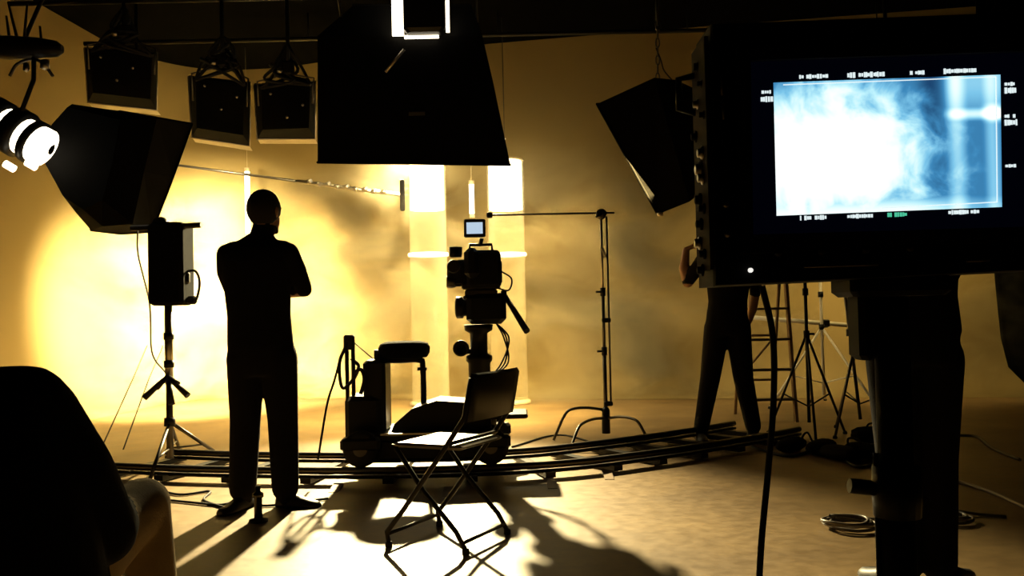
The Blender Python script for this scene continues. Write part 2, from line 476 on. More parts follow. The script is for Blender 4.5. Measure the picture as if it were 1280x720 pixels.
        for m in mats: me2.materials.append(m)
        me2.polygons.foreach_set('material_index', idx)
        me2.polygons.foreach_set('use_smooth', [True] * n)
        org = V(parent['_org']); me2.transform(Matrix.Translation(-org))
        o = bpy.data.objects.new(name, me2); COL.objects.link(o); o.parent = parent
        return o
def hair_cap(q, parent, m, longer=0.0, rot=None):
    # shell over crown and back of the head, q maps head coordinates to the world
    mb = MB(); rings = []; n = 20
    for k in range(0, 10):
        a = R(88 - k * 15.5)
        row = []
        for j in range(n):
            ph = 2 * math.pi * j / n
            fr = math.sin(ph)      # +y is the face
            aa = a + max(0, fr) * R(min(k * 7.0, 55))     # hairline stays high above the face
            rr = 1.0 + 0.02 * math.sin(ph * 7 + k)
            row.append(q(0.085 * rr * math.cos(aa) * math.cos(ph), -0.012 + 0.106 * rr * math.cos(aa) * math.sin(ph), 0.022 + 0.107 * math.sin(aa) - (longer if k == 9 and fr < 0 else 0)))
        rings.append(row)
    mb.loft(rings)
    return mb.build('hair', m, parent)
def shoe(mb, heel, toe, h=0.075, wd=0.048):
    heel, toe = V(heel), V(toe); d = (toe - heel).normalized(); x = V((d.y, -d.x, 0)); Ln = (toe - heel).length
    rings = []
    for t, ww, hh in ((0.0, 0.6, 0.75), (0.06, 0.85, 1.0), (0.25, 0.85, 1.15), (0.42, 0.85, 0.95), (0.6, 1.0, 0.72), (0.8, 1.0, 0.55), (0.93, 0.78, 0.45), (1.0, 0.4, 0.3)):
        c = heel + d * Ln * t
        rings.append([c + x * wd * ww * cx + V((0, 0, h * hh * cz)) for cx, cz in ((-1, 0.0), (-1.05, 0.25), (-0.9, 0.65), (-0.45, 0.97), (0.45, 0.97), (0.9, 0.65), (1.05, 0.25), (1, 0.0))])
    mb.loft(rings)

# --- man standing with folded arms
def standing_man():
    B0 = ground(332, 634); B0.z = 0
    t = thing('person', B0, 'person in dark clothes standing with folded arms, facing the bright cyclorama', 'person')
    def W(x, y, z): return B0 + V((x, y, z))
    b = Body(); SH, TR, SK, HM = 0, 1, 2, 2
    b.trunk([(W(-0.02, 0, 0.76), 0.170, 0.115, 0), (W(-0.012, 0, 0.90), 0.192, 0.13, 0), (W(-0.015, 0.0, 0.98), 0.186, 0.125, 0)], TR)
    b.trunk([(W(-0.015, 0, 0.93), 0.190, 0.130, 0), (W(-0.02, 0.0, 1.10), 0.182, 0.125, 0), (W(-0.03, 0.0, 1.28), 0.192, 0.13, 0), (W(-0.035, 0, 1.42), 0.200, 0.13, 0),
             (W(-0.03, 0, 1.49), 0.18, 0.11, 0), (W(-0.02, 0.0, 1.54), 0.11, 0.08, 0), (W(-0.005, 0.0, 1.575), 0.066, 0.064, 0)], SH)
    b.limb([W(-0.16, 0, 1.475), W(0.12, 0, 1.475)], [0.062, 0.062], SH)
    b.limb([W(-0.008, 0.0, 1.52), W(0.01, 0.02, 1.62)], [0.07, 0.064], SK)
    q = b.head(W(0.018, 0.025, 1.70), R(-22), R(4), SK, 1.06)
    # arms folded in front of the chest
    b.limb([W(-0.20, 0, 1.46), W(-0.215, 0.03, 1.36), W(-0.20, 0.09, 1.25)], [0.062, 0.056, 0.047], SH)
    b.limb([W(0.155, 0, 1.46), W(0.195, 0.03, 1.36), W(0.225, 0.08, 1.25)], [0.062, 0.056, 0.047], SH)
    b.limb([W(-0.20, 0.09, 1.25), W(-0.05, 0.19, 1.27), W(0.07, 0.185, 1.30)], [0.045, 0.038, 0.028], SK)
    b.limb([W(0.225, 0.08, 1.25), W(0.08, 0.225, 1.24), W(-0.06, 0.215, 1.26)], [0.045, 0.038, 0.028], SK)
    b.hand(W(0.07, 0.185, 1.30), V((1, -0.25, 0.15)), V((0, 1, 0.1)), 1, SK, 0.5)
    b.hand(W(-0.06, 0.215, 1.26), V((-1, -0.15, 0.12)), V((0, 1, 0.1)), -1, SK, 0.45)
    # legs in loose trousers
    b.limb([W(-0.10, 0, 0.86), W(-0.112, 0.01, 0.50), W(-0.13, 0.0, 0.11)], [0.112, 0.088, 0.078], TR)
    b.limb([W(0.085, 0, 0.86), W(0.105, 0.01, 0.50), W(0.115, 0.0, 0.11)], [0.112, 0.088, 0.078], TR)
    b.limb([W(-0.115, 0.0, 0.12), W(-0.12, 0.0, 0.05)], [0.05, 0.045], TR)
    b.limb([W(0.115, 0.0, 0.12), W(0.12, 0.0, 0.05)], [0.05, 0.045], TR)
    b.build('body', [cloth_black, cloth_dark, skin_m], t)
    hair_cap(q, t, hair_m)
    m = MB(); shoe(m, W(-0.10, 0.06, 0), W(-0.20, -0.20, 0)); m.build('shoe', shoe_m, t)
    m = MB(); shoe(m, W(0.06, 0.03, 0), W(0.32, -0.03, 0)); m.build('shoe', shoe_m, t)
standing_man()

# --- crew member behind the monitor, hand raised to the face
def operator():
    B0 = V((1.77, 7.60, 0))
    t = thing('person', B0, 'person in black trousers with one arm raised to the face, standing beyond the curved track', 'person')
    def W(x, y, z): return B0 + V((x, y, z))
    b = Body(); SH, TR, SK = 0, 1, 2
    b.trunk([(W(0.0, 0, 0.86), 0.165, 0.12, 0), (W(0.0, 0, 0.96), 0.178, 0.125, 0), (W(0.0, 0, 1.06), 0.165, 0.12, 0)], TR)
    b.trunk([(W(0.0, 0, 1.02), 0.168, 0.122, 0), (W(0.01, 0, 1.14), 0.160, 0.118, 0), (W(0.02, 0, 1.32), 0.185, 0.13, 0), (W(0.02, 0, 1.46), 0.198, 0.128, 0), (W(0.02, 0, 1.53), 0.17, 0.105, 0), (W(0.02, 0, 1.58), 0.08, 0.07, 0)], SH)
    b.limb([W(0.02, 0.0, 1.54), W(0.02, 0.03, 1.65)], [0.062, 0.056], SK)
    q = b.head(W(0.02, 0.045, 1.74), R(35), R(-8), SK, 1.0)
    # raised arm, elbow out to the side
    b.limb([W(-0.17, 0, 1.50), W(-0.24, 0.04, 1.40), W(-0.30, 0.08, 1.31)], [0.064, 0.058, 0.05], SH)
    b.limb([W(-0.30, 0.08, 1.305), W(-0.325, 0.10, 1.42), W(-0.30, 0.12, 1.575)], [0.048, 0.045, 0.030], SK)
    b.hand(W(-0.30, 0.12, 1.58), V((0.75, -0.05, 0.45)), V((-0.4, 0, 1)), 1, SK, 0.35)
    # other arm hanging
    b.limb([W(0.21, 0, 1.50), W(0.25, 0.01, 1.34), W(0.25, 0.05, 1.20)], [0.064, 0.056, 0.046], SH)
    b.limb([W(0.25, 0.05, 1.20), W(0.24, 0.12, 1.06), W(0.22, 0.17, 0.96)], [0.044, 0.038, 0.028], SK)
    b.hand(W(0.22, 0.17, 0.96), V((-0.1, 0.35, -1)), V((1, 0, 0)), -1, SK, 0.4)
    b.limb([W(-0.085, 0, 0.92), W(-0.15, 0.02, 0.50), W(-0.235, 0.0, 0.11)], [0.108, 0.083, 0.064], TR)
    b.limb([W(0.085, 0, 0.92), W(0.125, 0.02, 0.50), W(0.185, -0.02, 0.11)], [0.108, 0.083, 0.066], TR)
    b.limb([W(-0.235, 0.0, 0.12), W(-0.24, 0.0, 0.05)], [0.05, 0.045], TR)
    b.limb([W(0.185, -0.02, 0.12), W(0.185, -0.02, 0.05)], [0.05, 0.045], TR)
    b.build('body', [cloth_black, cloth_dark, skin_m], t)
    hair_cap(q, t, hair_m)
    m = MB(); shoe(m, W(-0.24, 0.08, 0), W(-0.26, -0.18, 0)); m.build('shoe', shoe_m, t)
    m = MB(); shoe(m, W(0.18, 0.06, 0), W(0.22, -0.20, 0)); m.build('shoe', shoe_m, t)
operator()

# --- dark figure standing right behind the monitor
def watcher():
    B0 = V((1.545, 3.55, 0))
    t = thing('person', B0, 'person in dark loose trousers standing close behind the video monitor and its pole', 'person')
    def W(x, y, z): return B0 + V((x, y, z))
    b = Body(); SH, TR, SK = 0, 1, 2
    b.trunk([(W(-0.01, 0, 0.86), 0.165, 0.13, 0), (W(-0.005, 0, 0.96), 0.175, 0.13, 0), (W(0.0, 0, 1.04), 0.165, 0.12, 0)], TR)
    b.trunk([(W(0, 0, 0.98), 0.178, 0.13, 0), (W(0.0, 0, 1.12), 0.165, 0.12, 0), (W(0.0, 0, 1.30), 0.18, 0.128, 0), (W(0.0, 0, 1.43), 0.195, 0.125, 0), (W(0.0, 0, 1.50), 0.165, 0.10, 0), (W(0.0, 0, 1.55), 0.08, 0.07, 0)], SH)
    b.limb([W(0, 0.0, 1.51), W(0, 0.02, 1.60)], [0.06, 0.055], SK)
    q = b.head(W(0.0, 0.03, 1.69), 0, 0, SK, 1.0)
    for e in (-1, 1):
        b.limb([W(e * 0.19, 0, 1.46), W(e * 0.215, 0.06, 1.32), W(e * 0.19, 0.12, 1.20)], [0.062, 0.056, 0.047], SH)
        b.limb([W(e * 0.19, 0.12, 1.20), W(e * 0.12, 0.24, 1.24), W(e * 0.03, 0.27, 1.27)], [0.044, 0.037, 0.028], SK)
        b.hand(W(e * 0.03, 0.27 + 0.02 * e, 1.27), V((-e, 0, 0.2)), V((0, 1, 0.2)), e, SK, 0.5)
        b.limb([W(e * 0.08, 0, 0.88), W(e * 0.07, 0.01, 0.50), W(e * 0.065, 0.0, 0.10)], [0.105, 0.084, 0.07], TR)
        b.limb([W(e * 0.065, 0.0, 0.12), W(e * 0.065, 0.0, 0.05)], [0.05, 0.045], TR)
    b.build('body', [cloth_black, cloth_dark, skin_m], t)
    hair_cap(q, t, hair_m)
    m = MB(); shoe(m, W(-0.09, -0.04, 0), W(-0.14, 0.22, 0)); m.build('shoe', shoe_m, t)
    m = MB(); shoe(m, W(0.08, -0.05, 0), W(0.25, 0.16, 0)); m.build('shoe', shoe_m, t)
watcher()

# --- person seated at the left, seen from behind
def sitter():
    B0 = V((-1.10, 1.95, 0))
    t = thing('person', B0, 'person in black jacket and khaki trousers sitting hunched, one knee raised', 'person')
    def W(x, y, z): return B0 + V((x, y, z))
    b = Body(); JK, KH, SK = 0, 1, 2
    b.trunk([(W(0.03, -0.06, 0.34), 0.25, 0.20, 0), (W(0.03, -0.08, 0.50), 0.245, 0.19, 0), (W(0.02, -0.08, 0.66), 0.225, 0.17, 0), (W(-0.01, -0.07, 0.80), 0.215, 0.155, 0), (W(-0.04, -0.05, 0.92), 0.20, 0.13, 0), (W(-0.08, -0.01, 1.00), 0.12, 0.10, 0)], JK)
    b.limb([W(-0.22, -0.04, 0.915), W(0.09, -0.04, 0.925)], [0.09, 0.085], JK)
    b.limb([W(-0.14, 0.02, 1.00), W(-0.20, 0.07, 1.08)], [0.07, 0.06], SK)
    q = b.head(W(-0.225, 0.11, 1.17), R(10), R(-20), SK, 1.0)
    # right arm down to the knee
    b.limb([W(0.10, -0.03, 0.905), W(0.165, 0.0, 0.78), W(0.195, 0.06, 0.64)], [0.088, 0.082, 0.078], JK)
    b.limb([W(0.195, 0.06, 0.64), W(0.16, 0.20, 0.62), W(0.12, 0.31, 0.63)], [0.074, 0.060, 0.044], JK)
    b.hand(W(0.115, 0.33, 0.635), V((-0.05, 1, 0.15)), V((0.1, -0.1, 1)), 1, SK, 0.35)
    b.limb([W(-0.25, -0.03, 0.89), W(-0.30, 0.03, 0.76), W(-0.27, 0.12, 0.62)], [0.08, 0.07, 0.062], JK)
    b.limb([W(-0.27, 0.12, 0.62), W(-0.20, 0.28, 0.56), W(-0.14, 0.36, 0.55)], [0.06, 0.05, 0.038], JK)
    b.hand(W(-0.13, 0.38, 0.545), V((0.2, 1, -0.05)), V((0.0, 0.1, 1)), -1, SK, 0.5)
    # legs
    b.limb([W(0.08, 0.0, 0.47), W(0.10, 0.24, 0.56), W(0.125, 0.46, 0.615)], [0.11, 0.09, 0.072], KH)
    b.limb([W(0.125, 0.46, 0.615), W(0.15, 0.46, 0.40), W(0.16, 0.42, 0.20)], [0.070, 0.062, 0.050], KH)
    b.limb([W(-0.12, 0.0, 0.46), W(-0.16, 0.24, 0.52), W(-0.17, 0.44, 0.54)], [0.11, 0.09, 0.072], KH)
    b.limb([W(-0.17, 0.44, 0.54), W(-0.17, 0.46, 0.30), W(-0.17, 0.44, 0.10)], [0.068, 0.062, 0.050], KH)
    b.build('body', [cloth_black, khaki, skin_m], t)
    hair_cap(q, t, hair_m)
    m = MB(); shoe(m, W(0.16, 0.37, 0.13), W(0.19, 0.64, 0.13)); m.build('shoe', shoe_m, t)
    m = MB(); shoe(m, W(-0.17, 0.39, 0), W(-0.19, 0.66, 0)); m.build('shoe', shoe_m, t)
    s = thing('stool', W(-0.02, -0.08, 0), 'low black padded stool under the seated person in khaki trousers', 'stool')
    c = W(-0.02, -0.08, 0)
    MB().lathe([(0.17, 0.25), (0.185, 0.27), (0.185, 0.31), (0.17, 0.325)], c, 24).build('seat', fabric, s)
    for k in range(4):
        a = R(45 + 90 * k); MB().tube([c + V((0.11 * math.cos(a), 0.11 * math.sin(a), 0.26)), c + V((0.19 * math.cos(a), 0.19 * math.sin(a), 0.0))], 0.014, 8).build('leg', black, s)
    bx = thing('apple_box', W(0.175, 0.50, 0), 'wooden apple box under the raised shoe of the seated person', 'box')
    c = W(0.175, 0.50, 0.064)
    MB().box(c, (0.22, 0.36, 0.125)).build('body', wood, bx)
    for e in (-1, 1):
        MB().box(c + V((0, e * 0.181, 0.02)), (0.10, 0.004, 0.03)).build('hand_slot', black, bx)
sitter()

# ------------------------------------------------------------------ dolly track
tc_pts = bez([(-2.75, 6.72, 0), (-2.1, 6.50, 0), (-1.3, 6.33, 0), (-0.5, 6.27, 0), (0.2, 6.38, 0), (0.75, 6.68, 0), (1.25, 7.02, 0), (1.75, 7.42, 0), (2.10, 7.74, 0)], 8)
def offs(pts, o, z):
    out = []
    for i, p in enumerate(pts):
        t = (pts[min(i + 1, len(pts) - 1)] - pts[max(i - 1, 0)]).normalized()
        out.append(p + V((t.y, -t.x, 0)) * o + V((0, 0, z)))
    return out
trk = thing('dolly_track', (-0.5, 6.27, 0), 'curved dark metal dolly track with cross ties on the stage floor', 'track')
RAIL_Z = 0.085
for o in (0.31, -0.31):
    r_ = MB().tube(offs(tc_pts, o, RAIL_Z), 0.024, 10).build('rail', dark_steel, trk)
    m = MB()
    for sgn in (-1, 1):
        pts = offs(tc_pts, o + sgn * 0.012, 0.045)
        m.tube(pts, 0.012, 6)
    m.build('rail_web', black, r_)
acc = 0
for i in range(1, len(tc_pts), 5):
    t = (tc_pts[min(i + 1, len(tc_pts) - 1)] - tc_pts[i - 1]).normalized()
    rot = Matrix((t, V((-t.y, t.x, 0)), V((0, 0, 1)))).transposed()
    MB().box(tc_pts[i] + V((0, 0, 0.03)), (0.07, 0.78, 0.035), rot).build('cross_tie', black, trk)
# wooden wedges levelling the near rail
for k, (px, py, wl_) in enumerate(((420, 612, 'small wooden wedge at the track below the dolly steering post'), (560, 617, 'small wooden wedge at the track behind the folding chair'), (690, 607, 'small wooden wedge at the track between folding chair and grip stand'), (760, 596, 'small wooden wedge at the track in front of the grip stand'))):
    g = ground(px, py)
    m = MB(); d = 0.10
    m.slab([g + V((-0.03, -0.10, 0)), g + V((-0.03, 0.09, 0)), g + V((-0.03, 0.09, 0.026)), g + V((-0.03, -0.10, 0.003))], (0.06, 0, 0))
    tag(m.build('track_wedge', wood, origin=g), wl_, 'wedge', 'wedges along the dolly track')

# ------------------------------------------------------------------ camera dolly (stands on the rails)
DY = 6.30
def dolly():
    t = thing('camera_dolly', (-0.58, DY, 0), 'black camera dolly with round seat and steering post on the curved track', 'dolly')
    zt = RAIL_Z + 0.024
    def X(px): return at(px, 500, DY).x
    def Z(py): return at(540, py, DY).z
    # deck
    d = MB().cbox((-0.58, DY, 0.285), (0.95, 0.60, 0.05), 0.012).build('deck', black, t)
    MB().cbox((-0.58, DY, 0.20), (0.70, 0.50, 0.13), 0.012).build('chassis', black, t)
    MB().box((-0.60, DY - 0.305, 0.312), (0.55, 0.012, 0.012)).build('deck_trim', steel, d)
    # wheels in four bogies
    for wx in (-1.0, -0.16):
        for wy in (-0.31, 0.31):
            bg = MB()
            zc = zt + 0.115
            yc = DY + wy
            rotY = Matrix.Rotation(R(90), 3, 'X')
            wl = MB().lathe([(0.03, -0.045), (0.085, -0.045), (0.115, -0.035), (0.118, 0), (0.115, 0.035), (0.085, 0.045), (0.03, 0.045)], (wx, yc, zc), 24, rotY).build('wheel', rubber, t)
            MB().lathe([(0.045, -0.052), (0.045, 0.052)], (wx, yc, zc), 16, rotY).build('hub', dark_steel, wl)
            MB().cbox((wx, yc, 0.255), (0.26, 0.12, 0.09), 0.02).build('bogie', black, t)
    # running boards
    MB().cbox((X(628), DY - 0.02, Z(519)), (0.34, 0.36, 0.03), 0.01).build('side_platform', black, t)
    MB().tube([(X(612), DY, 0.3), (X(612), DY, Z(519))], 0.02, 8).build('platform_bracket', black, t)
    # rear control tower and push post
    tw = MB().cbox((X(472), DY, (Z(448) + 0.30) / 2), (0.15, 0.30, Z(448) - 0.30), 0.02).build('control_tower', black, t)
    MB().cbox((X(458), DY, 0.40), (0.24, 0.36, 0.30), 0.03).build('battery_box', black, t)
    MB().tube([(X(474), DY, Z(448)), (X(474), DY, Z(436))], 0.03, 10).build('valve_knob', black, tw)
    for dx in (-0.012, 0.03):
        MB().tube([(X(440) + dx, DY - 0.1, 0.32), (X(440) + dx, DY - 0.1, Z(432))], 0.014, 8).build('push_bar', black, t)
    MB().cbox((X(441), DY - 0.1, Z(425)), (0.07, 0.06, 0.10), 0.01).build('push_grip', rubber, t)
    MB().tube(bez([(X(440), DY - 0.12, Z(425)), (X(430), DY - 0.14, Z(450)), (X(433), DY - 0.14, Z(480)), (X(446), DY - 0.12, Z(470)), (X(452), DY - 0.1, Z(455)), (X(443), DY - 0.1, Z(445))]), 0.012, 6).build('control_cable', rubber, t)
    MB().tube([(X(443), DY - 0.1, Z(422)), (X(468), DY - 0.02, Z(447))], 0.004, 5).build('brake_wire', rubber, t)
    MB().tube(bez([(X(449), DY - 0.16, Z(462)), (X(457), DY - 0.17, Z(458)), (X(461), DY - 0.17, Z(470)), (X(456), DY - 0.16, Z(488))]), 0.013, 6).build('hose_loop', rubber, t)
    # round operator seat on its bent post
    sx = X(506); sz = Z(437)
    MB().lathe([(0.10, -0.055), (0.155, -0.05), (0.175, -0.02), (0.178, 0.015), (0.165, 0.045), (0.12, 0.06), (0.0, 0.064)], (sx, DY + 0.02, sz), 28).build('seat', fabric, t)
    MB().tube(bez([(X(476), DY + 0.02, Z(449)), (X(500), DY + 0.02, Z(450)), (X(524), DY + 0.02, Z(450)), (X(529), DY + 0.02, Z(460)), (X(529), DY + 0.02, 0.30)]), 0.020, 8).build('seat_post', black, t)
    MB().tube([(X(522), DY + 0.02, Z(461)), (X(534), DY + 0.02, Z(461))], 0.012, 8).build('seat_clamp', black, t)
    # hydraulic arm folded on deck and pedestal under the camera
    MB().slab([(X(492), DY - 0.16, 0.31), (X(614), DY - 0.16, 0.31), (X(614), DY - 0.16, 0.45), (X(592), DY - 0.16, 0.49), (X(548), DY - 0.16, 0.51), (X(518), DY - 0.16, 0.46), (X(496), DY - 0.16, 0.36)], (0, 0.34, 0)).build('hydraulic_arm', black, t)
    cx = X(600)
    MB().lathe([(0.11, 0.31), (0.11, 0.40), (0.075, 0.43), (0.075, Z(455)), (0.09, Z(452)), (0.09, Z(446)), (0.06, Z(443)), (0.06, Z(418)), (0.095, Z(414)), (0.10, Z(407))], (cx, DY, 0), 20).build('pedestal', black, t)
    MB().lathe([(0.035, -0.03), (0.055, -0.03), (0.055, 0.03), (0.035, 0.03), (0.035, -0.03)], (X(578), DY - 0.03, Z(436)), 16, Matrix.Rotation(R(90), 3, 'X')).build('steering_wheel', black, t)
    MB().tube([(X(578), DY - 0.03, Z(440)), (cx, DY, Z(440))], 0.018, 8).build('steering_link', black, t)
    for k in range(3):
        MB().tube(bez([(X(622), DY, Z(405)), (X(632 + 3 * k), DY - 0.05, Z(425)), (X(636 - 4 * k), DY - 0.05, Z(455)), (X(612), DY, Z(475))]), 0.006, 6).build('camera_cable', rubber, t)
    MB().tube(bez([(X(432), DY - 0.14, Z(440)), (X(424), DY - 0.15, Z(470)), (X(416), DY - 0.2, Z(500)), (X(408), DY - 0.3, 0.16)]), 0.008, 6).build('hanging_cable', rubber, t)
    return cx, Z
pcx, PZ = dolly()
def head_and_camera():
    def X(px): return at(px, 380, DY).x
    Z = lambda py: at(600, py, DY).z
    h = thing('fluid_head', (pcx, DY, Z(407)), 'black fluid head with a long pan handle under the film camera', 'tripod head')
    MB().cbox((X(608), DY, Z(386)), (0.27, 0.22, 0.21), 0.035).build('housing', black, h)
    MB().lathe([(0.05, -0.17), (0.075, -0.16), (0.075, -0.12), (0.06, -0.11), (0.06, 0.11), (0.075, 0.12), (0.075, 0.16), (0.05, 0.17)], (X(600), DY, Z(384)), 18, Matrix.Rotation(R(90), 3, 'Y')).build('drag_drum', black, h)
    MB().cbox((X(602), DY, Z(366)), (0.22, 0.16, 0.045), 0.01).build('top_plate', dark_steel, h)
    MB().tube([(X(630), DY - 0.02, Z(368)), (X(657), DY - 0.30, Z(414))], 0.016, 10, 0.022).build('pan_handle', rubber, h)
    MB().lathe([(0.03, -0.02), (0.04, 0), (0.03, 0.02)], (X(630), DY - 0.02, Z(370)), 12, Matrix.Rotation(R(90), 3, 'Y')).build('handle_rosette', black, h)
    MB().tube([(X(588), DY, Z(366)), (X(582), DY - 0.10, Z(372))], 0.012, 8).build('tilt_lock', black, h)
    c = thing('film_camera', (X(597), DY, Z(361)), 'black film camera with a small lit onboard screen on the dolly', 'camera')
    MB().cbox((X(606), DY, Z(337)), (0.23, 0.26, Z(314) - Z(360)), 0.02).build('body', black, c)
    MB().cbox((X(602), DY + 0.0, Z(358)), (0.26, 0.20, 0.04), 0.008).build('base_plate', dark_steel, c)
    rods = MB()
    for s in (-1, 1): rods.tube([(X(600) + 0.05 * s, DY + 0.05, Z(352)), (X(600) + 0.05 * s, DY + 0.42, Z(352))], 0.008, 8)
    rods.build('support_rods', steel, c)
    ry = Matrix.Rotation(R(-90), 3, 'X')
    ln = MB().lathe([(0.045, 0), (0.055, 0.02), (0.055, 0.12), (0.048, 0.14), (0.06, 0.17), (0.06, 0.24)], (X(598), DY + 0.12, Z(338)), 20, ry).build('lens', plastic, c)
    MB().lathe([(0.063, 0.06), (0.063, 0.085)], (X(598), DY + 0.12, Z(338)), 24, ry).build('focus_ring', rubber, ln)
    MB().cbox((X(598), DY + 0.40, Z(338)), (0.19, 0.08, 0.16), 0.015).build('matte_box', black, c)
    # film magazine and the viewfinder arm on the left
    MB().cbox((X(592), DY - 0.09, Z(330)), (0.10, 0.24, 0.20), 0.03).build('magazine', black, c)
    ev = MB().tube([(X(597), DY - 0.02, Z(328)), (X(572), DY - 0.04, Z(330)), (X(570), DY - 0.16, Z(334))], 0.028, 10).build('viewfinder', black, c)
    MB().lathe([(0.032, 0), (0.045, 0.03), (0.04, 0.05)], (X(570), DY - 0.16, Z(334)), 14, Matrix.Rotation(R(90), 3, 'X')).build('eyecup', rubber, ev)
    MB().cbox((X(574), DY, Z(342)), (0.15, 0.16, 0.17), 0.02).build('video_tap', black, c)
    MB().lathe([(0.0, 0), (0.04, 0.0), (0.045, 0.02), (0.045, 0.07), (0.0, 0.075)], (X(571), DY, Z(321)), 16).build('motor', black, c)
    MB().lathe([(0.015, -0.03), (0.038, -0.03), (0.042, 0), (0.038, 0.03), (0.015, 0.03)], (X(565), DY - 0.05, Z(352)), 14, Matrix.Rotation(R(90), 3, 'Y')).build('follow_focus', dark_steel, c)
    MB().tube([(X(588), DY, Z(318)), (X(589), DY, Z(306)), (X(616), DY, Z(306)), (X(617), DY, Z(318))], 0.011, 8).build('top_handle', black, c)
    MB().cbox((X(623), DY - 0.03, Z(341)), (0.06, 0.16, 0.16), 0.012).build('battery', black, c)
    MB().tube(bez([(X(627), DY - 0.1, Z(340)), (X(640), DY - 0.12, Z(350)), (X(636), DY - 0.1, Z(364)), (X(620), DY - 0.08, Z(360))]), 0.006, 6).build('power_cable', rubber, c)
    # onboard screen on its arm
    MB().tube([(X(602), DY, Z(306)), (X(604), DY - 0.01, Z(298))], 0.014, 8).build('screen_arm', black, c)
    mo = MB().cbox((X(595.5), DY - 0.02, Z(285.5)), (0.148, 0.03, 0.125), 0.008).build('onboard_screen', plastic, c)
    sm = mat('small_screen', (0.1, 0.12, 0.15), 0.3, emit=(0.62, 0.80, 1.0), estr=0.95)
    MB().box((X(595.5), DY - 0.037, Z(285.5)), (0.11, 0.004, 0.078)).build('screen', sm, mo)
head_and_camera()

# ------------------------------------------------------------------ folding chair
def folding_chair():
    c0 = V((-0.32, 4.46, 0)); f = V((-0.89, 0.46, 0)).normalized(); s = V((0.46, 0.89, 0)).normalized(); up = V((0, 0, 1))
    t = thing('folding_chair', c0, 'black folding chair with glossy seat in front of the camera dolly', 'chair')
    def P(a, b, z): return c0 + f * a + s * b + up * z      # a forward, b sideways
    hw = 0.225
    gloss = mat('glossy_seat', (0.10, 0.085, 0.06), 0.28, spec=0.8)
    m = MB(); n = 8; rings = []
    for a in (-0.19, -0.17, 0.17, 0.20):
        e = 0.0 if abs(a) < 0.18 else 0.008
        rings.append([P(a, -0.185, 0.465 + e), P(a, -0.195, 0.478), P(a, -0.185, 0.488 - e), P(a, 0.185, 0.488 - e), P(a, 0.195, 0.478), P(a, 0.185, 0.465 + e)])
    m.loft(rings, smooth=False); m.build('seat', gloss, t)
    # backrest, gently curved panel
    rings = []
    for k in range(9):
        b = -0.225 + 0.45 * k / 8; bow = -0.02 * math.cos(math.pi * (k - 4) / 8)
        rings.append([P(-0.215 + bow, b, 0.60), P(-0.255 + bow, b, 0.80), P(-0.262 + bow, b, 0.82), P(-0.275 + bow, b, 0.80), P(-0.235 + bow, b, 0.60)])
    MB().loft(rings).build('backrest', black, t)
    for sd in (-1, 1):
        b = hw * sd
        # back upright running down into the front leg
        MB().tube([P(-0.26, b, 0.80), P(-0.22, b, 0.62), P(-0.10, b, 0.46), P(0.12, b, 0.18), P(0.215, b, 0.07), P(0.205, b, 0.02)], 0.012, 8).build('front_leg', black, t)
        # rear leg from the front of the seat
        MB().tube([P(0.17, b * 0.9, 0.465), P(0.02, b * 0.9, 0.27), P(-0.15, b * 0.9, 0.10), P(-0.20, b * 0.9, 0.02)], 0.012, 8).build('rear_leg', black, t)
        for a, bb, z in ((0.205, b, 0.012), (-0.20, b * 0.9, 0.012)):
            MB().lathe([(0.013, -0.012), (0.017, -0.010), (0.017, 0.012), (0.012, 0.016)], P(a, bb, z), 10).build('rubber_foot', rubber, t)
    MB().tube([P(0.213, -hw, 0.06), P(0.213, hw, 0.06)], 0.009, 8).build('cross_bar', black, t)
    MB().tube([P(-0.185, -hw * 0.9, 0.05), P(-0.185, hw * 0.9, 0.05)], 0.009, 8).build('cross_bar', black, t)
    MB().tube([P(-0.14, -hw, 0.50), P(-0.14, hw, 0.50)], 0.009, 8).build('cross_bar', black, t)
folding_chair()

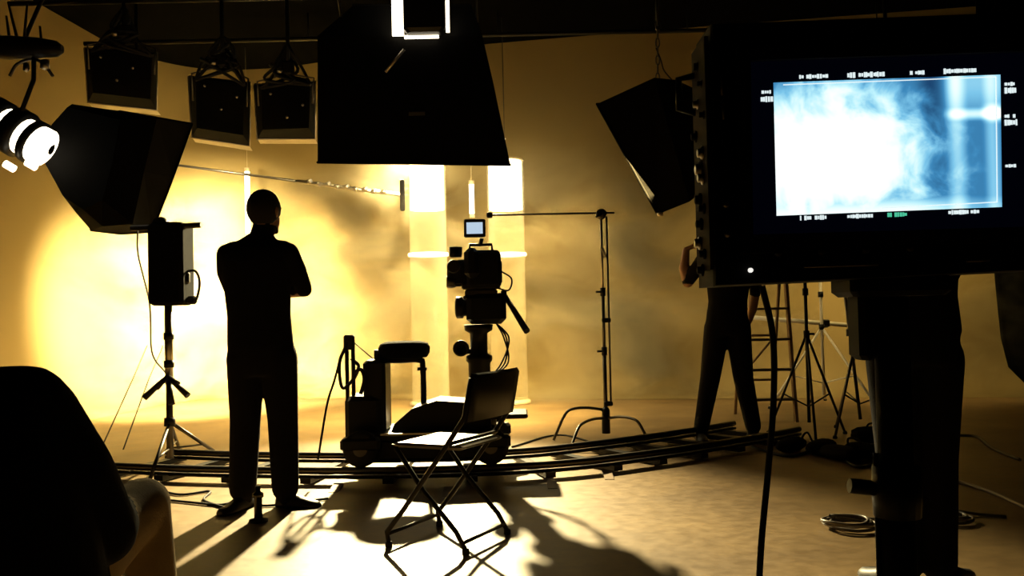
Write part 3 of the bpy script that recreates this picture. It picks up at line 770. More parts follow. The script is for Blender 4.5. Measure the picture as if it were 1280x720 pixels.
# ------------------------------------------------------------------ grip stand beyond the track
def grip_stand():
    b0 = ground(758, 549)
    Y = b0.y
    t = thing('grip_stand', b0, 'tall steel grip stand with turtle base and horizontal arm beside the dolly', 'stand')
    def X(px, py=500): return at(px, py, Y)
    top = at(752, 268, Y); xb = b0.x
    zt = top.z
    MB().tube([(xb, Y, 0.06), (xb, Y, 0.75)], 0.018, 10).build('lower_tube', dark_steel, t)
    MB().tube([(xb, Y, 0.70), (xb, Y, 1.25)], 0.014, 10).build('middle_tube', dark_steel, t)
    MB().tube([(xb, Y, 1.20), (xb, Y, zt)], 0.011, 10).build('upper_tube', steel, t)
    for z in (0.74, 1.24):
        k = MB().lathe([(0.024, -0.035), (0.024, 0.035)], (xb, Y, z), 12).build('collar', black, t)
        MB().tube([(xb, Y, z), (xb - 0.06, Y - 0.03, z)], 0.009, 8).build('lock_knob', black, k)
    MB().tube([(xb + 0.045, Y - 0.01, 0.28), (xb + 0.045, Y - 0.01, zt - 0.02)], 0.009, 8).build('spare_tube', dark_steel, t)
    for z in (0.30, 1.0): MB().cbox((xb + 0.022, Y - 0.01, z), (0.075, 0.05, 0.04), 0.008).build('clamp', black, t)
    hd = MB().lathe([(0.02, -0.03), (0.045, -0.028), (0.045, 0.028), (0.02, 0.03)], (xb - 0.0, Y - 0.02, zt), 14, Matrix.Rotation(R(90), 3, 'X')).build('grip_head', dark_steel, t)
    MB().tube([(xb - 0.0, Y - 0.05, zt), (xb - 0.05, Y - 0.10, zt - 0.03)], 0.009, 8).build('head_knob', black, hd)
    MB().tube([at(608, 269, Y), at(768, 266, Y)], 0.0085, 8).build('arm', dark_steel, t)
    MB().cbox(at(612, 269, Y), (0.05, 0.04, 0.05), 0.008).build('arm_clamp', black, t)
    MB().lathe([(0.035, 0.05), (0.035, 0.24), (0.022, 0.27)], (xb, Y, 0), 12).build('base_hub', black, t)
    for (px, py, h) in ((692, 552, 0.27), (712, 566, 0.2), (812, 556, 0.2)):
        g = ground(px, py)
        d = V((g.x - xb, g.y - Y, 0)); d0 = d.normalized()
        MB().tube(bez([V((xb, Y, h - 0.02)) + d0 * 0.03, V((xb, Y, h)) + d * 0.35, V((xb, Y, h - 0.005)) + d * 0.62, V((xb, Y, h * 0.80)) + d * 0.78, V((xb, Y, 0.012)) + d], 6), 0.012, 8).build('leg', dark_steel, t)
    MB().tube([at(752, 310, Y), at(757, 322, Y)], 0.016, 8).build('white_tape', mat('white_tape', (0.7, 0.65, 0.55), 0.7), t)
grip_stand()

# ------------------------------------------------------------------ tripod stand with equipment box at the left
def box_stand():
    b0 = ground(213, 590); b0 = V((b0.x, b0.y, 0)); Y = b0.y
    t = thing('equipment_stand', b0, 'tripod stand holding a tall black equipment box beside the folded-arm person', 'stand')
    x = b0.x
    def Z(py): return at(213, py, Y).z
    def X(px): return at(px, 330, Y).x
    MB().tube([(x, Y, 0.10), (x, Y, Z(470))], 0.024, 10).build('lower_tube', dark_steel, t)
    MB().tube([(x, Y, Z(480)), (x, Y, Z(380))], 0.028, 10).build('upper_tube', steel, t)
    for zz in (Z(420), Z(455)): MB().lathe([(0.036, -0.025), (0.036, 0.025)], (x, Y, zz), 12).build('collar', black, t)
    for k, (px, py) in enumerate(((186, 606), (279, 574), (225, 566))):
        g = ground(px, py); g.z = 0.015
        lg = MB().tube([(x, Y, Z(527)), g], 0.014, 8).build('leg', dark_steel, t)
        mid = V((x, Y, Z(527))).lerp(g, 0.62)
        MB().tube([(x, Y, 0.17), mid], 0.008, 6).build('brace', dark_steel, t)
        MB().lathe([(0.02, -0.014), (0.024, 0.0), (0.016, 0.02)], g, 10).build('rubber_foot', rubber, lg)
    MB().lathe([(0.04, -0.03), (0.04, 0.03)], (x, Y, Z(527)), 12).build('leg_collar', black, t)
    # folded clamps at half height
    for k, (dx, dz) in enumerate(((-26, 18), (-12, 6), (14, 2), (26, 16), (8, 26))):
        a = V((x, Y - 0.03, Z(470))); b = V((x + dx * 0.0062, Y - 0.05 - 0.01 * k, Z(478 + dz)))
        MB().tube([a, b], 0.016, 8, 0.024).build('clamp_arm', black, t)
    bx = MB().cbox((X(214), Y, (Z(279) + Z(382)) / 2), (0.25, 0.26, Z(279) - Z(382)), 0.025).build('equipment_box', fabric, t)
    MB().tube([(X(168), Y - 0.05, Z(285)), (X(255), Y - 0.05, Z(283))], 0.021, 10).build('cross_bar', black, t)
    MB().lathe([(0.045, -0.05), (0.055, 0), (0.045, 0.05)], (X(205), Y - 0.05, Z(281)), 12, Matrix.Rotation(R(90), 3, 'X')).build('bar_clamp', black, t)
    MB().tube(bez([(X(233), Y - 0.02, Z(340)), (X(246), Y - 0.03, Z(340)), (X(251), Y - 0.03, Z(355)), (X(246), Y - 0.03, Z(376)), (X(236), Y - 0.02, Z(374))]), 0.010, 8).build('handle_loop', rubber, t)
    MB().cbox((X(241), Y - 0.03, Z(376)), (0.075, 0.05, 0.06), 0.015).build('handle_pad', rubber, t)
    MB().cbox((X(233), Y - 0.02, Z(348)), (0.06, 0.06, 0.09), 0.015).build('socket_panel', black, bx)
    MB().tube([(X(192), Y, Z(316)), (X(187), Y, Z(316))], 0.016, 8).build('knob', black, bx)
    MB().tube(bez([at(172, 288, Y), at(173, 320, Y), at(187, 380, Y), at(190, 440, Y), at(207, 466, Y)]), 0.006, 6).build('power_cable', rubber, t)
box_stand()

# thin guy wires running to the floor at the left
for k, (a, b) in enumerate((((124, 566), (166, 474)), ((154, 562), (186, 474)))):
    g = ground(*a); p = at(b[0], b[1], g.y + 1.6)
    tag(MB().tube([g, p.lerp(g, -0.0), at(b[0] + 18, b[1] - 42, g.y + 2.3)], 0.006, 5).build('support_wire', rubber, origin=g), ['thin dark wire rising from the floor beyond the raised khaki knee', 'thin dark wire rising from the floor next to the equipment stand'][k], 'wire', 'wires by the bright wall')

# ------------------------------------------------------------------ softboxes and hanging lamps
def drop(t, top_xy, z0, name='hanging_pipe', r=0.016):
    MB().tube([(top_xy[0], top_xy[1], z0), (top_xy[0], top_xy[1], 4.32)], r, 10).build(name, black, t)
    MB().cbox((top_xy[0], top_xy[1], 4.31), (0.07, 0.08, 0.09), 0.012).build('pipe_clamp', black, t)

def softbox_left():
    t = thing('softbox', SBL_C, 'rounded black softbox hanging left, its glowing lamp head behind it', 'softbox')
    n = SBL_N; pf = SBL_C + n * 0.02
    front = [on_plane(x, y, pf, n) for x, y in ((240, 155), (216, 222), (190, 290), (150, 292), (114, 288), (96, 215), (96, 150), (150, 139))]
    pb = SBL_C - n * 0.62
    back = [on_plane(x, y, pb, n) for x, y in ((150, 150), (140, 205), (128, 250), (104, 262), (78, 244), (54, 200), (56, 165), (84, 134))]
    midp = SBL_C - n * 0.38
    mid = [on_plane(x, y, midp, n) for x, y in ((196, 148), (180, 215), (166, 280), (128, 283), (95, 266), (62, 212), (64, 160), (90, 130))]
    MB().loft([back, mid, front], closed_caps=False, smooth=False).build('shell', fabric, t)
    cb = sum(back, V()) / 8
    MB().slab(back, n * 0.02).build('rear_panel', fabric, t)
    fc = sum(front, V()) / 8
    MB().slab([p.lerp(fc, 0.05) - n * 0.05 for p in front], n * 0.01).build('diffuser', diffuser, t)
    m = MB(); m.tube(front + [front[0]], 0.010, 6); m.build('rim', fabric, t)
    # lamp head with bright vents, left of the shell
    Yh = cb.y - 0.1
    c = at(26, 168, Yh); ax = (at(60, 185, Yh) - at(0, 150, Yh)).normalized()
    rot = frame(ax)
    hd = MB().lathe([(0.05, -0.28), (0.17, -0.26), (0.17, -0.15), (0.05, -0.14)], c, 18, rot).build('lamp_head', black, t)
    MB().lathe([(0.05, -0.09), (0.185, -0.08), (0.185, 0.02), (0.05, 0.03)], c, 18, rot).build('cooling_ring', black, hd)
    MB().lathe([(0.05, 0.085), (0.17, 0.09), (0.17, 0.14), (0.05, 0.15)], c, 18, rot).build('cooling_ring', black, hd)
    MB().lathe([(0.0, -0.25), (0.13, -0.20), (0.14, 0.0), (0.15, 0.21), (0.0, 0.22)], c, 18, rot).build('lamp', lamp_glow, hd)
    MB().tube([c + ax * 0.13, at(64, 186, cb.y)], 0.05, 10).build('speed_ring_stem', black, t)
    for px, py in ((12, 208), (39, 206)):
        MB().lathe([(0.0, -0.05), (0.028, -0.04), (0.028, 0.04), (0.0, 0.05)], at(px, py, Yh - 0.1), 10, frame(ax)).build('vent_glow', lamp_glow, hd)
    # yoke, rod and rigging clutter up to the pipe
    p_top = at(42, 62, Yh)
    MB().tube([c + V((0, -0.1, 0.0)), at(42, 100, Yh - 0.05), p_top], 0.017, 8).build('yoke_rod', black, t)
    MB().tube(bez([at(12, 95, Yh), at(22, 80, Yh), at(42, 74, Yh), at(56, 82, Yh), at(66, 95, Yh)]), 0.012, 8).build('yoke_arch', dark_steel, t)
    MB().lathe([(0.05, -0.34), (0.075, -0.33), (0.09, -0.1), (0.08, 0.12), (0.06, 0.26), (0.03, 0.30)], at(28, 60, Yh), 14, frame(V((1, 0, -0.05)))).build('rigging_arm', black, t)
    for a, b in (((52, 55), (50, 33)), ((12, 48), (8, 20)), ((30, 50), (34, 5)), ((22, 50), (10, 2))):
        MB().tube([at(a[0], a[1], Yh), at(b[0], b[1], Yh + 0.02)], 0.012, 7, 0.008).build('safety_cable', rubber, t)
    MB().lathe([(0.0, -0.05), (0.035, -0.03), (0.03, 0.03), (0.0, 0.04)], at(56, 80, Yh - 0.05), 10).build('wing_nut', steel, t)
    MB().lathe([(0.0, -0.04), (0.025, -0.02), (0.02, 0.03), (0.0, 0.04)], at(33, 84, Yh - 0.05), 10).build('wing_nut', steel, t)
    pt = at(28, 55, Yh)
    MB().tube([pt, V((pt.x, 7.6, 4.30))], 0.016, 8).build('hanging_pipe', black, t)
    adopt(sb_left_light, t)
softbox_left()

def softbox_right():
    t = thing('softbox', SBR_C, 'black softbox hung by a chain, tilted down beside the video monitor', 'softbox')
    n = SBR_N; Y = SBR_C.y
    # front rim seen almost edge-on, throat toward the monitor
    A = at(746, 130, Y + 0.05); Bp = at(822, 268, Y + 0.05)
    u = (Bp - A); u.normalize()
    v = u.cross(n).normalized()
    if v.y < 0: v = -v
    hl = (Bp - A).length
    f4 = [A, A + v * 0.55 + n * 0.0, Bp + v * 0.55, Bp]
    depth = 0.5
    b4 = [at(818, 97, Y - 0.1), at(845, 100, Y + 0.3), at(884, 235, Y + 0.3), at(862, 252, Y - 0.1)]
    b5 = [at(870, 112, Y - 0.05), at(880, 116, Y + 0.2), at(892, 190, Y + 0.2), at(885, 222, Y - 0.05)]
    MB().loft([f4, b4, b5], closed_caps=False, smooth=False).build('shell', fabric, t)
    MB().slab(b5, V((0.02, 0, 0))).build('rear_panel', fabric, t)
    MB().slab([f4[i] * 0.97 + (sum(f4, V()) / 4) * 0.03 for i in range(4)], n * 0.01).build('diffuser', diffuser, t)
    MB().tube(f4 + [f4[0]], 0.012, 6).build('rim', fabric, t)
    hd = at(905, 165, Y + 0.08)
    MB().lathe([(0.05, -0.2), (0.10, -0.18), (0.10, 0.10), (0.06, 0.14)], hd, 16, frame(V((1, 0, 0.1)))).build('lamp_head', black, t)
    MB().lathe([(0.0, -0.02), (0.03, -0.015), (0.03, 0.015), (0.0, 0.02)], Bp + V((0.02, -0.02, 0.0)), 10).build('spill_tip', silverlined, t)  # silver tip stands in for light spilling past the lower corner
    # chain and hook to the pipe
    hk = at(822, 97, Y)
    for k in range(7):
        p = hk.lerp(at(822, 32, Y), k / 6)
        rot = frame(V((1, 0, 0)) if k % 2 else V((0, 1, 0)))
        pts = [p + rot @ V((0.018 * math.cos(a), 0.045 * math.sin(a), 0)) for a in [i * math.pi / 6 for i in range(13)]]
        if k % 2: pts = [p + V((0, 0.018 * math.cos(a), 0.045 * math.sin(a))) for a in [i * math.pi / 6 for i in range(13)]]
        else: pts = [p + V((0.018 * math.cos(a), 0, 0.045 * math.sin(a))) for a in [i * math.pi / 6 for i in range(13)]]
        MB().tube(pts, 0.007, 6).build('chain_link', dark_steel, t)
    MB().tube(bez([at(820, 60, Y), at(826, 75, Y), at(830, 88, Y), at(840, 100, Y)]), 0.006, 6).build('power_cable', rubber, t)
    pt = at(822, 32, Y)
    MB().tube([pt, (pt.x, Y, 4.2), (pt.x, 9.2, 4.3)], 0.014, 8).build('hanging_pipe', black, t)
    adopt(sb_right_light, t)
softbox_right()

def softbox_over():
    t = thing('softbox', SBO_C, 'huge black skirted overhead softbox with a bright lamp head on top', 'softbox')
    Y = 7.9
    bot = [at(397, 203, Y), at(638, 206, Y), at(630, 203, Y + 1.15), at(404, 200, Y + 1.15)]
    up1 = [at(397, 100, Y + 0.05), at(617, 105, Y + 0.05), at(612, 110, Y + 1.0), at(404, 105, Y + 1.0)]
    up2 = [at(397, 45, Y + 0.12), at(603, 45, Y + 0.12), at(598, 60, Y + 0.9), at(404, 60, Y + 0.9)]
    top = [at(440, 8, Y + 0.3), at(590, 8, Y + 0.3), at(586, 12, Y + 0.75), at(446, 12, Y + 0.75)]
    MB().loft([bot, up1, up2], closed_caps=False, smooth=False).build('skirt', fabric, t)
    MB().loft([up2, top], closed_caps=False, smooth=False).build('hood', fabric, t)
    MB().slab(top, (0, 0, 0.02)).build('top_panel', fabric, t)
    c = sum(bot, V()) / 4
    dz = V((0, 0, 0.22))
    ins = [p.lerp(c, 0.04) + dz for p in bot]
    MB().slab(ins, (0, 0, 0.01)).build('diffuser', diffuser, t)
    MB().tube(bot + [bot[0]], 0.012, 6).build('hem', fabric, t)
    # lamp head in its bright cradle, on the camera side
    h0 = Y + 0.02
    hb = at(530, 20, h0)
    cr = MB()
    body = MB().cbox(at(531, 14, h0), (0.36, 0.20, 0.40), 0.03).build('lamp_head', black, t)
    MB().box(at(497, 12, h0 + 0.05), (0.10, 0.03, 0.46)).build('lamp_vent', lamp_glow, body)
    MB().box(at(527, 46, h0 + 0.05), (0.30, 0.03, 0.025)).build('lamp_vent', lamp_glow, body)
    MB().box(at(559, 16, h0 + 0.05), (0.035, 0.03, 0.34)).build('lamp_vent', lamp_glow, body)
    MB().tube([at(482, 90, h0), at(505, 62, h0)], 0.014, 8).build('strap', silverlined, t)
    MB().box(at(521, 142, h0), (0.14, 0.01, 0.03)).build('maker_patch', mat('grey_patch', (0.05, 0.05, 0.05), 0.6), t)
    for x in (at(420, 20, Y).x, at(595, 20, Y).x):
        MB().tube([(x, 8.2, at(500, 30, 8.2).z), (x, 7.6, 4.3)], 0.012, 8).build('hanging_pipe', black, t)
    adopt(sb_over_light, t)
softbox_over()

# small open-face floods aimed at the cyclorama
def flood(px0, py0, px1, py1, skew, label, power, tgt):
    Y = 9.2
    c = at((px0 + px1) / 2, (py0 + py1) / 2, Y)
    t = thing('flood_light', c, label, 'light', 'flood lamps over the cyclorama')
    Yf = Y + 0.24
    rear = [at(px0 + 8, py0 + 22, Y), at(px1 - 6, py0 + 22 + skew, Y), at(px1 - 8, py1 - 14 + skew, Y), at(px0 + 10, py1 - 16, Y)]
    front = [at(px0, py0 + 20, Yf), at(px1, py0 + 20 + skew, Yf), at(px1, py1 + skew, Yf), at(px0 + 4, py1 - 4, Yf)]
    MB().loft([rear, front], closed_caps=False, smooth=False).build('housing', fabric, t)
    MB().slab(rear, (0, 0.01, 0)).build('rear_panel', fabric, t)
    MB().tube(front + [front[0]], 0.014, 6).build('front_frame', silverlined, t)
    lo = [front[3], front[2], front[2] + V((0, 0.10, -0.03)), front[3] + V((0, 0.10, -0.03))]
    MB().slab(lo, (0, 0, 0.006)).build('lower_lip', silverlined, t)
    cf = sum(front, V()) / 4
    MB().tube([rear[0].lerp(rear[3], 0.5) + V((0.1, 0.16, 0)), rear[1].lerp(rear[2], 0.5) + V((-0.1, 0.16, 0))], 0.012, 8).build('lamp_tube', lamp_glow, t)
    tp = at((px0 + px1) / 2 + 4, py0 + 6, Y)
    a, b = rear[0].lerp(rear[3], 0.45), rear[1].lerp(rear[2], 0.45)
    MB().tube([a + V((-0.03, 0, 0)), rear[0] + V((-0.035, 0, 0.05)), tp, rear[1] + V((0.035, 0, 0.05)), b + V((0.03, 0, 0))], 0.010, 7).build('yoke', dark_steel, t)
    MB().tube([tp, (tp.x, Y, 4.3)], 0.02, 8).build('hanging_pipe', black, t)
    MB().cbox(tp + V((0, 0, 0.05)), (0.12, 0.09, 0.14), 0.02).build('yoke_clamp', black, t)
    MB().lathe([(0.0, -0.03), (0.03, -0.02), (0.03, 0.02), (0.0, 0.03)], tp + V((-0.07, -0.05, 0.02)), 10).build('wing_knob', steel, t)
    for k in range(3):
        x = rear[0].x + (0.1 + 0.16 * k)
        MB().lathe([(0.0, -0.012), (0.014, -0.008), (0.014, 0.008), (0.0, 0.012)], V((x, Y - 0.012, rear[0].z - 0.08 - 0.12 * ((k * 2) % 3))), 8, frame(V((0, 1, 0)))).build('rear_knob', steel, t)
    # loose loops of cable bundled above the lamp
    for k in range(8):
        p = tp + V((random.uniform(-0.16, 0.16), random.uniform(-0.05, 0.08), random.uniform(0.02, 0.22)))
        q = tp + V((random.uniform(-0.24, 0.24), random.uniform(-0.05, 0.08), random.uniform(-0.10, 0.10)))
        MB().tube(bez([tp + V((0, 0, 0.3)), p, q, rear[k % 2] + V((0, 0, -0.02))], 6), 0.016, 6).build('cable_loop', rubber, t)
    l = area('flood_lamp_light', cf + V((0, 0.04, -0.02)), tgt, power, AMBER, 0.5, 0.3, 130)
    adopt(l, t)
flood(106, 40, 196, 132, 6, 'black flood lamp hung above the rounded black softbox', 5, (-4.6, 12.6, 1.6))
flood(236, 76, 312, 176, 7, 'black flood lamp with silver lower lip, next to the rounded black softbox', 6, (-3.6, 12.8, 1.5))
flood(318, 86, 394, 178, -4, 'black flood lamp with silver frame, beside the huge overhead softbox', 6, (-2.2, 12.5, 1.5))

flood(1060, 96, 1150, 190, 3, 'unseen black flood lamp added behind the large video monitor', 62, (4.2, 11.2, 1.0))  # extra flood out of sight, added to brighten the wall at right

# unseen fresnel back light, added behind the overhead softbox, set by the floor shadows
def fresnel():
    t = thing('added_fresnel_lamp', BACK_POS, 'unseen black fresnel back light added behind the huge overhead softbox', 'light')
    d = (V((-0.75, 4.6, 0)) - BACK_POS).normalized(); rot = frame(d)
    c = BACK_POS - d * 0.30
    hs = MB().lathe([(0.0, -0.12), (0.10, -0.11), (0.16, -0.04), (0.16, 0.22), (0.175, 0.225), (0.175, 0.26), (0.15, 0.26), (0.15, 0.20)], c, 24, rot).build('housing', black, t)
    MB().lathe([(0.0, 0.205), (0.148, 0.20), (0.148, 0.21), (0.0, 0.235)], c, 24, rot).build('lens', lamp_glow, t)
    x = rot @ V((1, 0, 0))
    MB().tube([c + x * 0.19, c + x * 0.2 + V((0, 0, 0.25)), c - x * 0.2 + V((0, 0, 0.25)), c - x * 0.19], 0.012, 8).build('yoke', black, t)
    for s in (-1, 1):
        a = c + rot @ V((s * 0.17, 0, 0.27)); y = rot @ V((0, 1, 0)); o = rot @ V((s * 0.16, 0, 0.14))
        MB().slab([a - y * 0.13, a + y * 0.13, a + y * 0.18 + o, a - y * 0.18 + o], x * 0.004).build('barn_door', black, t)
    p = c + V((0, 0, 0.25))
    MB().tube([p, (p.x, p.y, 4.2), (p.x, 10.6, 4.3)], 0.016, 8).build('hanging_pipe', black, t)
    adopt(back_key, t)
fresnel()

# ------------------------------------------------------------------ clear columns lit from inside at the top
def acrylic():
    m = bpy.data.materials.new('clear_plastic'); m.use_nodes = True
    nt = m.node_tree; nt.nodes.clear(); L = nt.links.new
    out = nt.nodes.new('ShaderNodeOutputMaterial'); mix = nt.nodes.new('ShaderNodeMixShader')
    tr = nt.nodes.new('ShaderNodeBsdfTransparent'); tr.inputs[0].default_value = (0.97, 0.95, 0.88, 1)
    pr = nt.nodes.new('ShaderNodeBsdfPrincipled'); pr.inputs['Base Color'].default_value = (0.85, 0.78, 0.6, 1); pr.inputs['Roughness'].default_value = 0.25
    n = nt.nodes.new('ShaderNodeTexNoise'); n.inputs['Scale'].default_value = 3
    mr = nt.nodes.new('ShaderNodeMapRange'); mr.inputs['To Min'].default_value = 0.01; mr.inputs['To Max'].default_value = 0.07
    lw = nt.nodes.new('ShaderNodeLayerWeight'); lw.inputs['Blend'].default_value = 0.25
    ad = nt.nodes.new('ShaderNodeMath'); ad.operation = 'ADD'; ad.use_clamp = True
    ml = nt.nodes.new('ShaderNodeMath'); ml.operation = 'MULTIPLY'; ml.inputs[1].default_value = 0.30
    L(n.outputs['Fac'], mr.inputs['Value']); L(lw.outputs['Facing'], ml.inputs[0]); L(mr.outputs[0], ad.inputs[0]); L(ml.outputs[0], ad.inputs[1])
    L(ad.outputs[0], mix.inputs[0]); L(tr.outputs[0], mix.inputs[1]); L(pr.outputs[0], mix.inputs[2]); L(mix.outputs[0], out.inputs['Surface'])
    return m
ACR = acrylic()
for (x0, x1, lab, yb) in ((510, 557, 'clear plastic column with a glowing top, nearer the folded-arm person', 10.9), (609, 655, 'clear plastic column with a glowing top, behind the film camera', 10.9)):
    c0 = at((x0 + x1) / 2 + 4, 430, yb); c0.z = 0
    t = thing('light_column', c0, lab, 'column')
    wd = (x1 - x0) / F * yb
    h = wd / 2; ZT = at(x0, 202, yb).z
    tubeb = MB().lathe([(h, 0.06), (h, ZT), (h - 0.012, ZT), (h - 0.012, 0.06), (h, 0.06)], c0, 28).build('clear_tube', ACR, t)
    MB().lathe([(0, 0.0), (h + 0.03, 0.0), (h + 0.03, 0.04), (h - 0.02, 0.06), (0, 0.06)], c0, 24).build('base', mat('cream_base', (0.6, 0.5, 0.33), 0.6), t)
    z0 = at(x0, 263, yb).z
    lamp = MB().lathe([(h - 0.02, z0), (h - 0.02, ZT - 0.01), (h - 0.03, ZT)], c0, 24).build('lit_diffuser', tube_glow, t)
    MB().lathe([(h + 0.004, ZT), (h + 0.004, ZT + 0.02), (0.05, ZT + 0.03)], c0, 24).build('top_cap', mat('cream_base', (0.6, 0.5, 0.33), 0.6), t)
    MB().tube([c0 + V((0, 0, ZT)), (c0.x, c0.y, CEIL)], 0.004, 8).build('hanging_rod', dark_steel, t)
    zr = at(x0, 319, yb).z
    MB().lathe([(h + 0.012, zr - 0.02), (h + 0.02, zr), (h + 0.012, zr + 0.02), (h, zr), (h + 0.012, zr - 0.02)], c0, 28).build('glow_ring', mat('self_lit_ring', (0.9, 0.85, 0.7), 0.4, emit=(1, 0.88, 0.6), estr=2.5), t)  # bright streak across the tube, put in as a ring that glows itself
# two slim hanging tube lamps
for (px, y0, y1, yb, lab, r) in ((310, 214, 292, 11.9, 'slim glowing tube lamp hanging by the cyclorama, above the folded-arm person', 0.032), (590, 230, 268, 11.2, 'short slim tube lamp hanging between the two clear columns', 0.030)):
    a, b = at(px, y0, yb), at(px, y1, yb)
    t = thing('tube_lamp', b, lab, 'lamp')
    MB().tube([b, (b.x, yb, a.z)], r, 12).build('tube', tube_glow, t)
    for z in (b.z - 0.02, a.z + 0.02): MB().lathe([(r + 0.004, -0.025), (r + 0.004, 0.025)], (b.x, yb, z), 12).build('end_cap', mat('cream_cap', (0.5, 0.4, 0.25), 0.6), t)
    MB().tube([(b.x, yb, a.z + 0.03), (b.x, yb, CEIL)], 0.003, 5).build('hanging_wire', mat('cream_cap', (0.5, 0.4, 0.25), 0.6), t)

# boom pole across the back
def boom():
    Yb = 9.85
    a, b = at(172, 200, Yb), at(503, 244, Yb)
    t = thing('boom_pole', a, 'thin horizontal boom pole with an upright end bracket before the smoky wall', 'pole')
    MB().tube([a, a.lerp(b, 0.62)], 0.014, 8).build('pole', dark_steel, t)
    MB().tube([a.lerp(b, 0.6), b], 0.020, 8).build('sleeve', steel, t)
    m = MB()
    for k in range(9):
        p = a.lerp(b, 0.64 + 0.035 * k); m.tube([p, p + V((0.05, -0.02, 0.012 * (-1) ** k))], 0.026, 7)
    m.build('wrapped_tape', steel, t)
    MB().cbox(b, (0.05, 0.05, 0.34), 0.01).build('end_bracket', fabric, t)
    MB().tube([a, (a.x, Yb, CEIL)], 0.018, 8).build('hanging_pipe', black, t)
boom()

# ------------------------------------------------------------------ video monitor in the right foreground
def screen_mat(x0, x1, z0, z1):
    """the live picture: bright mist at left, blue bands and a bright bar at right"""
    m = bpy.data.materials.new('live_picture'); m.use_nodes = True
    nt = m.node_tree; nt.nodes.clear(); L = nt.links.new
    N = nt.nodes.new
    out = N('ShaderNodeOutputMaterial'); em = N('ShaderNodeEmission')
    tc = N('ShaderNodeTexCoord'); sep = N('ShaderNodeSeparateXYZ'); L(tc.outputs['Generated'], sep.inputs[0])
    def math_(op, a, b=None, clamp=False):
        n = N('ShaderNodeMath'); n.operation = op; n.use_clamp = clamp
        for i, q in enumerate((a, b)):
            if q is None: continue
            if isinstance(q, (int, float)): n.inputs[i].default_value = q
            else: L(q, n.inputs[i])
        return n.outputs[0]
    def sstep(v, a, b, t0=0.0, t1=1.0):
        n = N('ShaderNodeMapRange'); n.interpolation_type = 'SMOOTHSTEP'
        n.inputs['From Min'].default_value = a; n.inputs['From Max'].default_value = b; n.inputs['To Min'].default_value = t0; n.inputs['To Max'].default_value = t1
        L(v, n.inputs['Value']); return n.outputs[0]
    u, v = sep.outputs['X'], sep.outputs['Z']
    ns = N('ShaderNodeTexNoise'); ns.inputs['Scale'].default_value = 3.6; ns.inputs['Detail'].default_value = 4; ns.inputs['Roughness'].default_value = 0.55; ns.inputs['Distortion'].default_value = 0.4
    mp = N('ShaderNodeMapping'); mp.inputs['Scale'].default_value = (1.7, 0.01, 1.0); L(tc.outputs['Generated'], mp.inputs[0]); L(mp.outputs[0], ns.inputs['Vector'])
    nz = math_('SUBTRACT', ns.outputs['Fac'], 0.5)
    # distance from the bright mist centre (0.26, 0.45)
    du = math_('MULTIPLY', math_('SUBTRACT', u, 0.25), 1.35); dv = math_('MULTIPLY', math_('SUBTRACT', v, 0.42), 1.15)
    d = math_('SQRT', math_('ADD', math_('MULTIPLY', du, du), math_('MULTIPLY', dv, dv)))
    d = math_('ADD', d, math_('MULTIPLY', nz, 0.75))
    base = sstep(d, 0.30, 0.85, 1.0, 0.18)
    low = sstep(v, 0.0, 0.22, 0.55, 0.0)                       # bright floor along the bottom
    base = math_('MAXIMUM', base, math_('MULTIPLY', low, sstep(u, 0.55, 0.95, 1.6, 0.7)))
    def band(x, c, w_, s): return math_('MULTIPLY', sstep(math_('ABSOLUTE', math_('SUBTRACT', x, c)), 0.0, w_, 1.0, 0.0), s)
    c1 = math_('MULTIPLY', band(u, 0.80, 0.06, 0.34), sstep(v, 0.0, 0.9, 0.8, 1.1)); c2 = band(u, 0.955, 0.05, 0.26)
    bar = math_('MULTIPLY', band(v, 0.715, 0.06, 0.5), sstep(u, 0.73, 0.80)); spark = math_('MULTIPLY', band(v, 0.72, 0.09, 0.7), band(u, 0.965, 0.07, 1.0))
    topr = math_('MULTIPLY', sstep(v, 0.62, 0.95, 0.0, 0.28), sstep(u, 0.72, 0.80))
    tot = math_('ADD', math_('ADD', math_('ADD', base, c1), math_('ADD', c2, bar)), math_('ADD', spark, topr))
    dk = math_('MULTIPLY', band(u, 0.69, 0.09, 0.18), sstep(v, 0.0, 0.25))
    tot = math_('SUBTRACT', tot, dk)
    dk2 = math_('MULTIPLY', band(u, 0.14, 0.02, 0.10), sstep(math_('ABSOLUTE', math_('SUBTRACT', v, 0.5)), 0.25, 0.45))
    tot = math_('SUBTRACT', tot, dk2, True)
    r = N('ShaderNodeValToRGB'); cr = r.color_ramp
    cr.elements[0].position = 0.0; cr.elements[0].color = (0.012, 0.06, 0.16, 1)
    cr.elements[1].position = 1.0; cr.elements[1].color = (1.15, 1.2, 1.15, 1)
    for p, c in ((0.22, (0.05, 0.25, 0.50, 1)), (0.42, (0.20, 0.56, 0.82, 1)), (0.62, (0.50, 0.88, 0.98, 1)), (0.8, (0.85, 1.02, 1.02, 1))):
        e = cr.elements.new(p); e.color = c
    L(tot, r.inputs['Fac']); L(r.outputs['Color'], em.inputs['Color']); em.inputs['Strength'].default_value = 1.25
    L(em.outputs[0], out.inputs['Surface'])
    return m
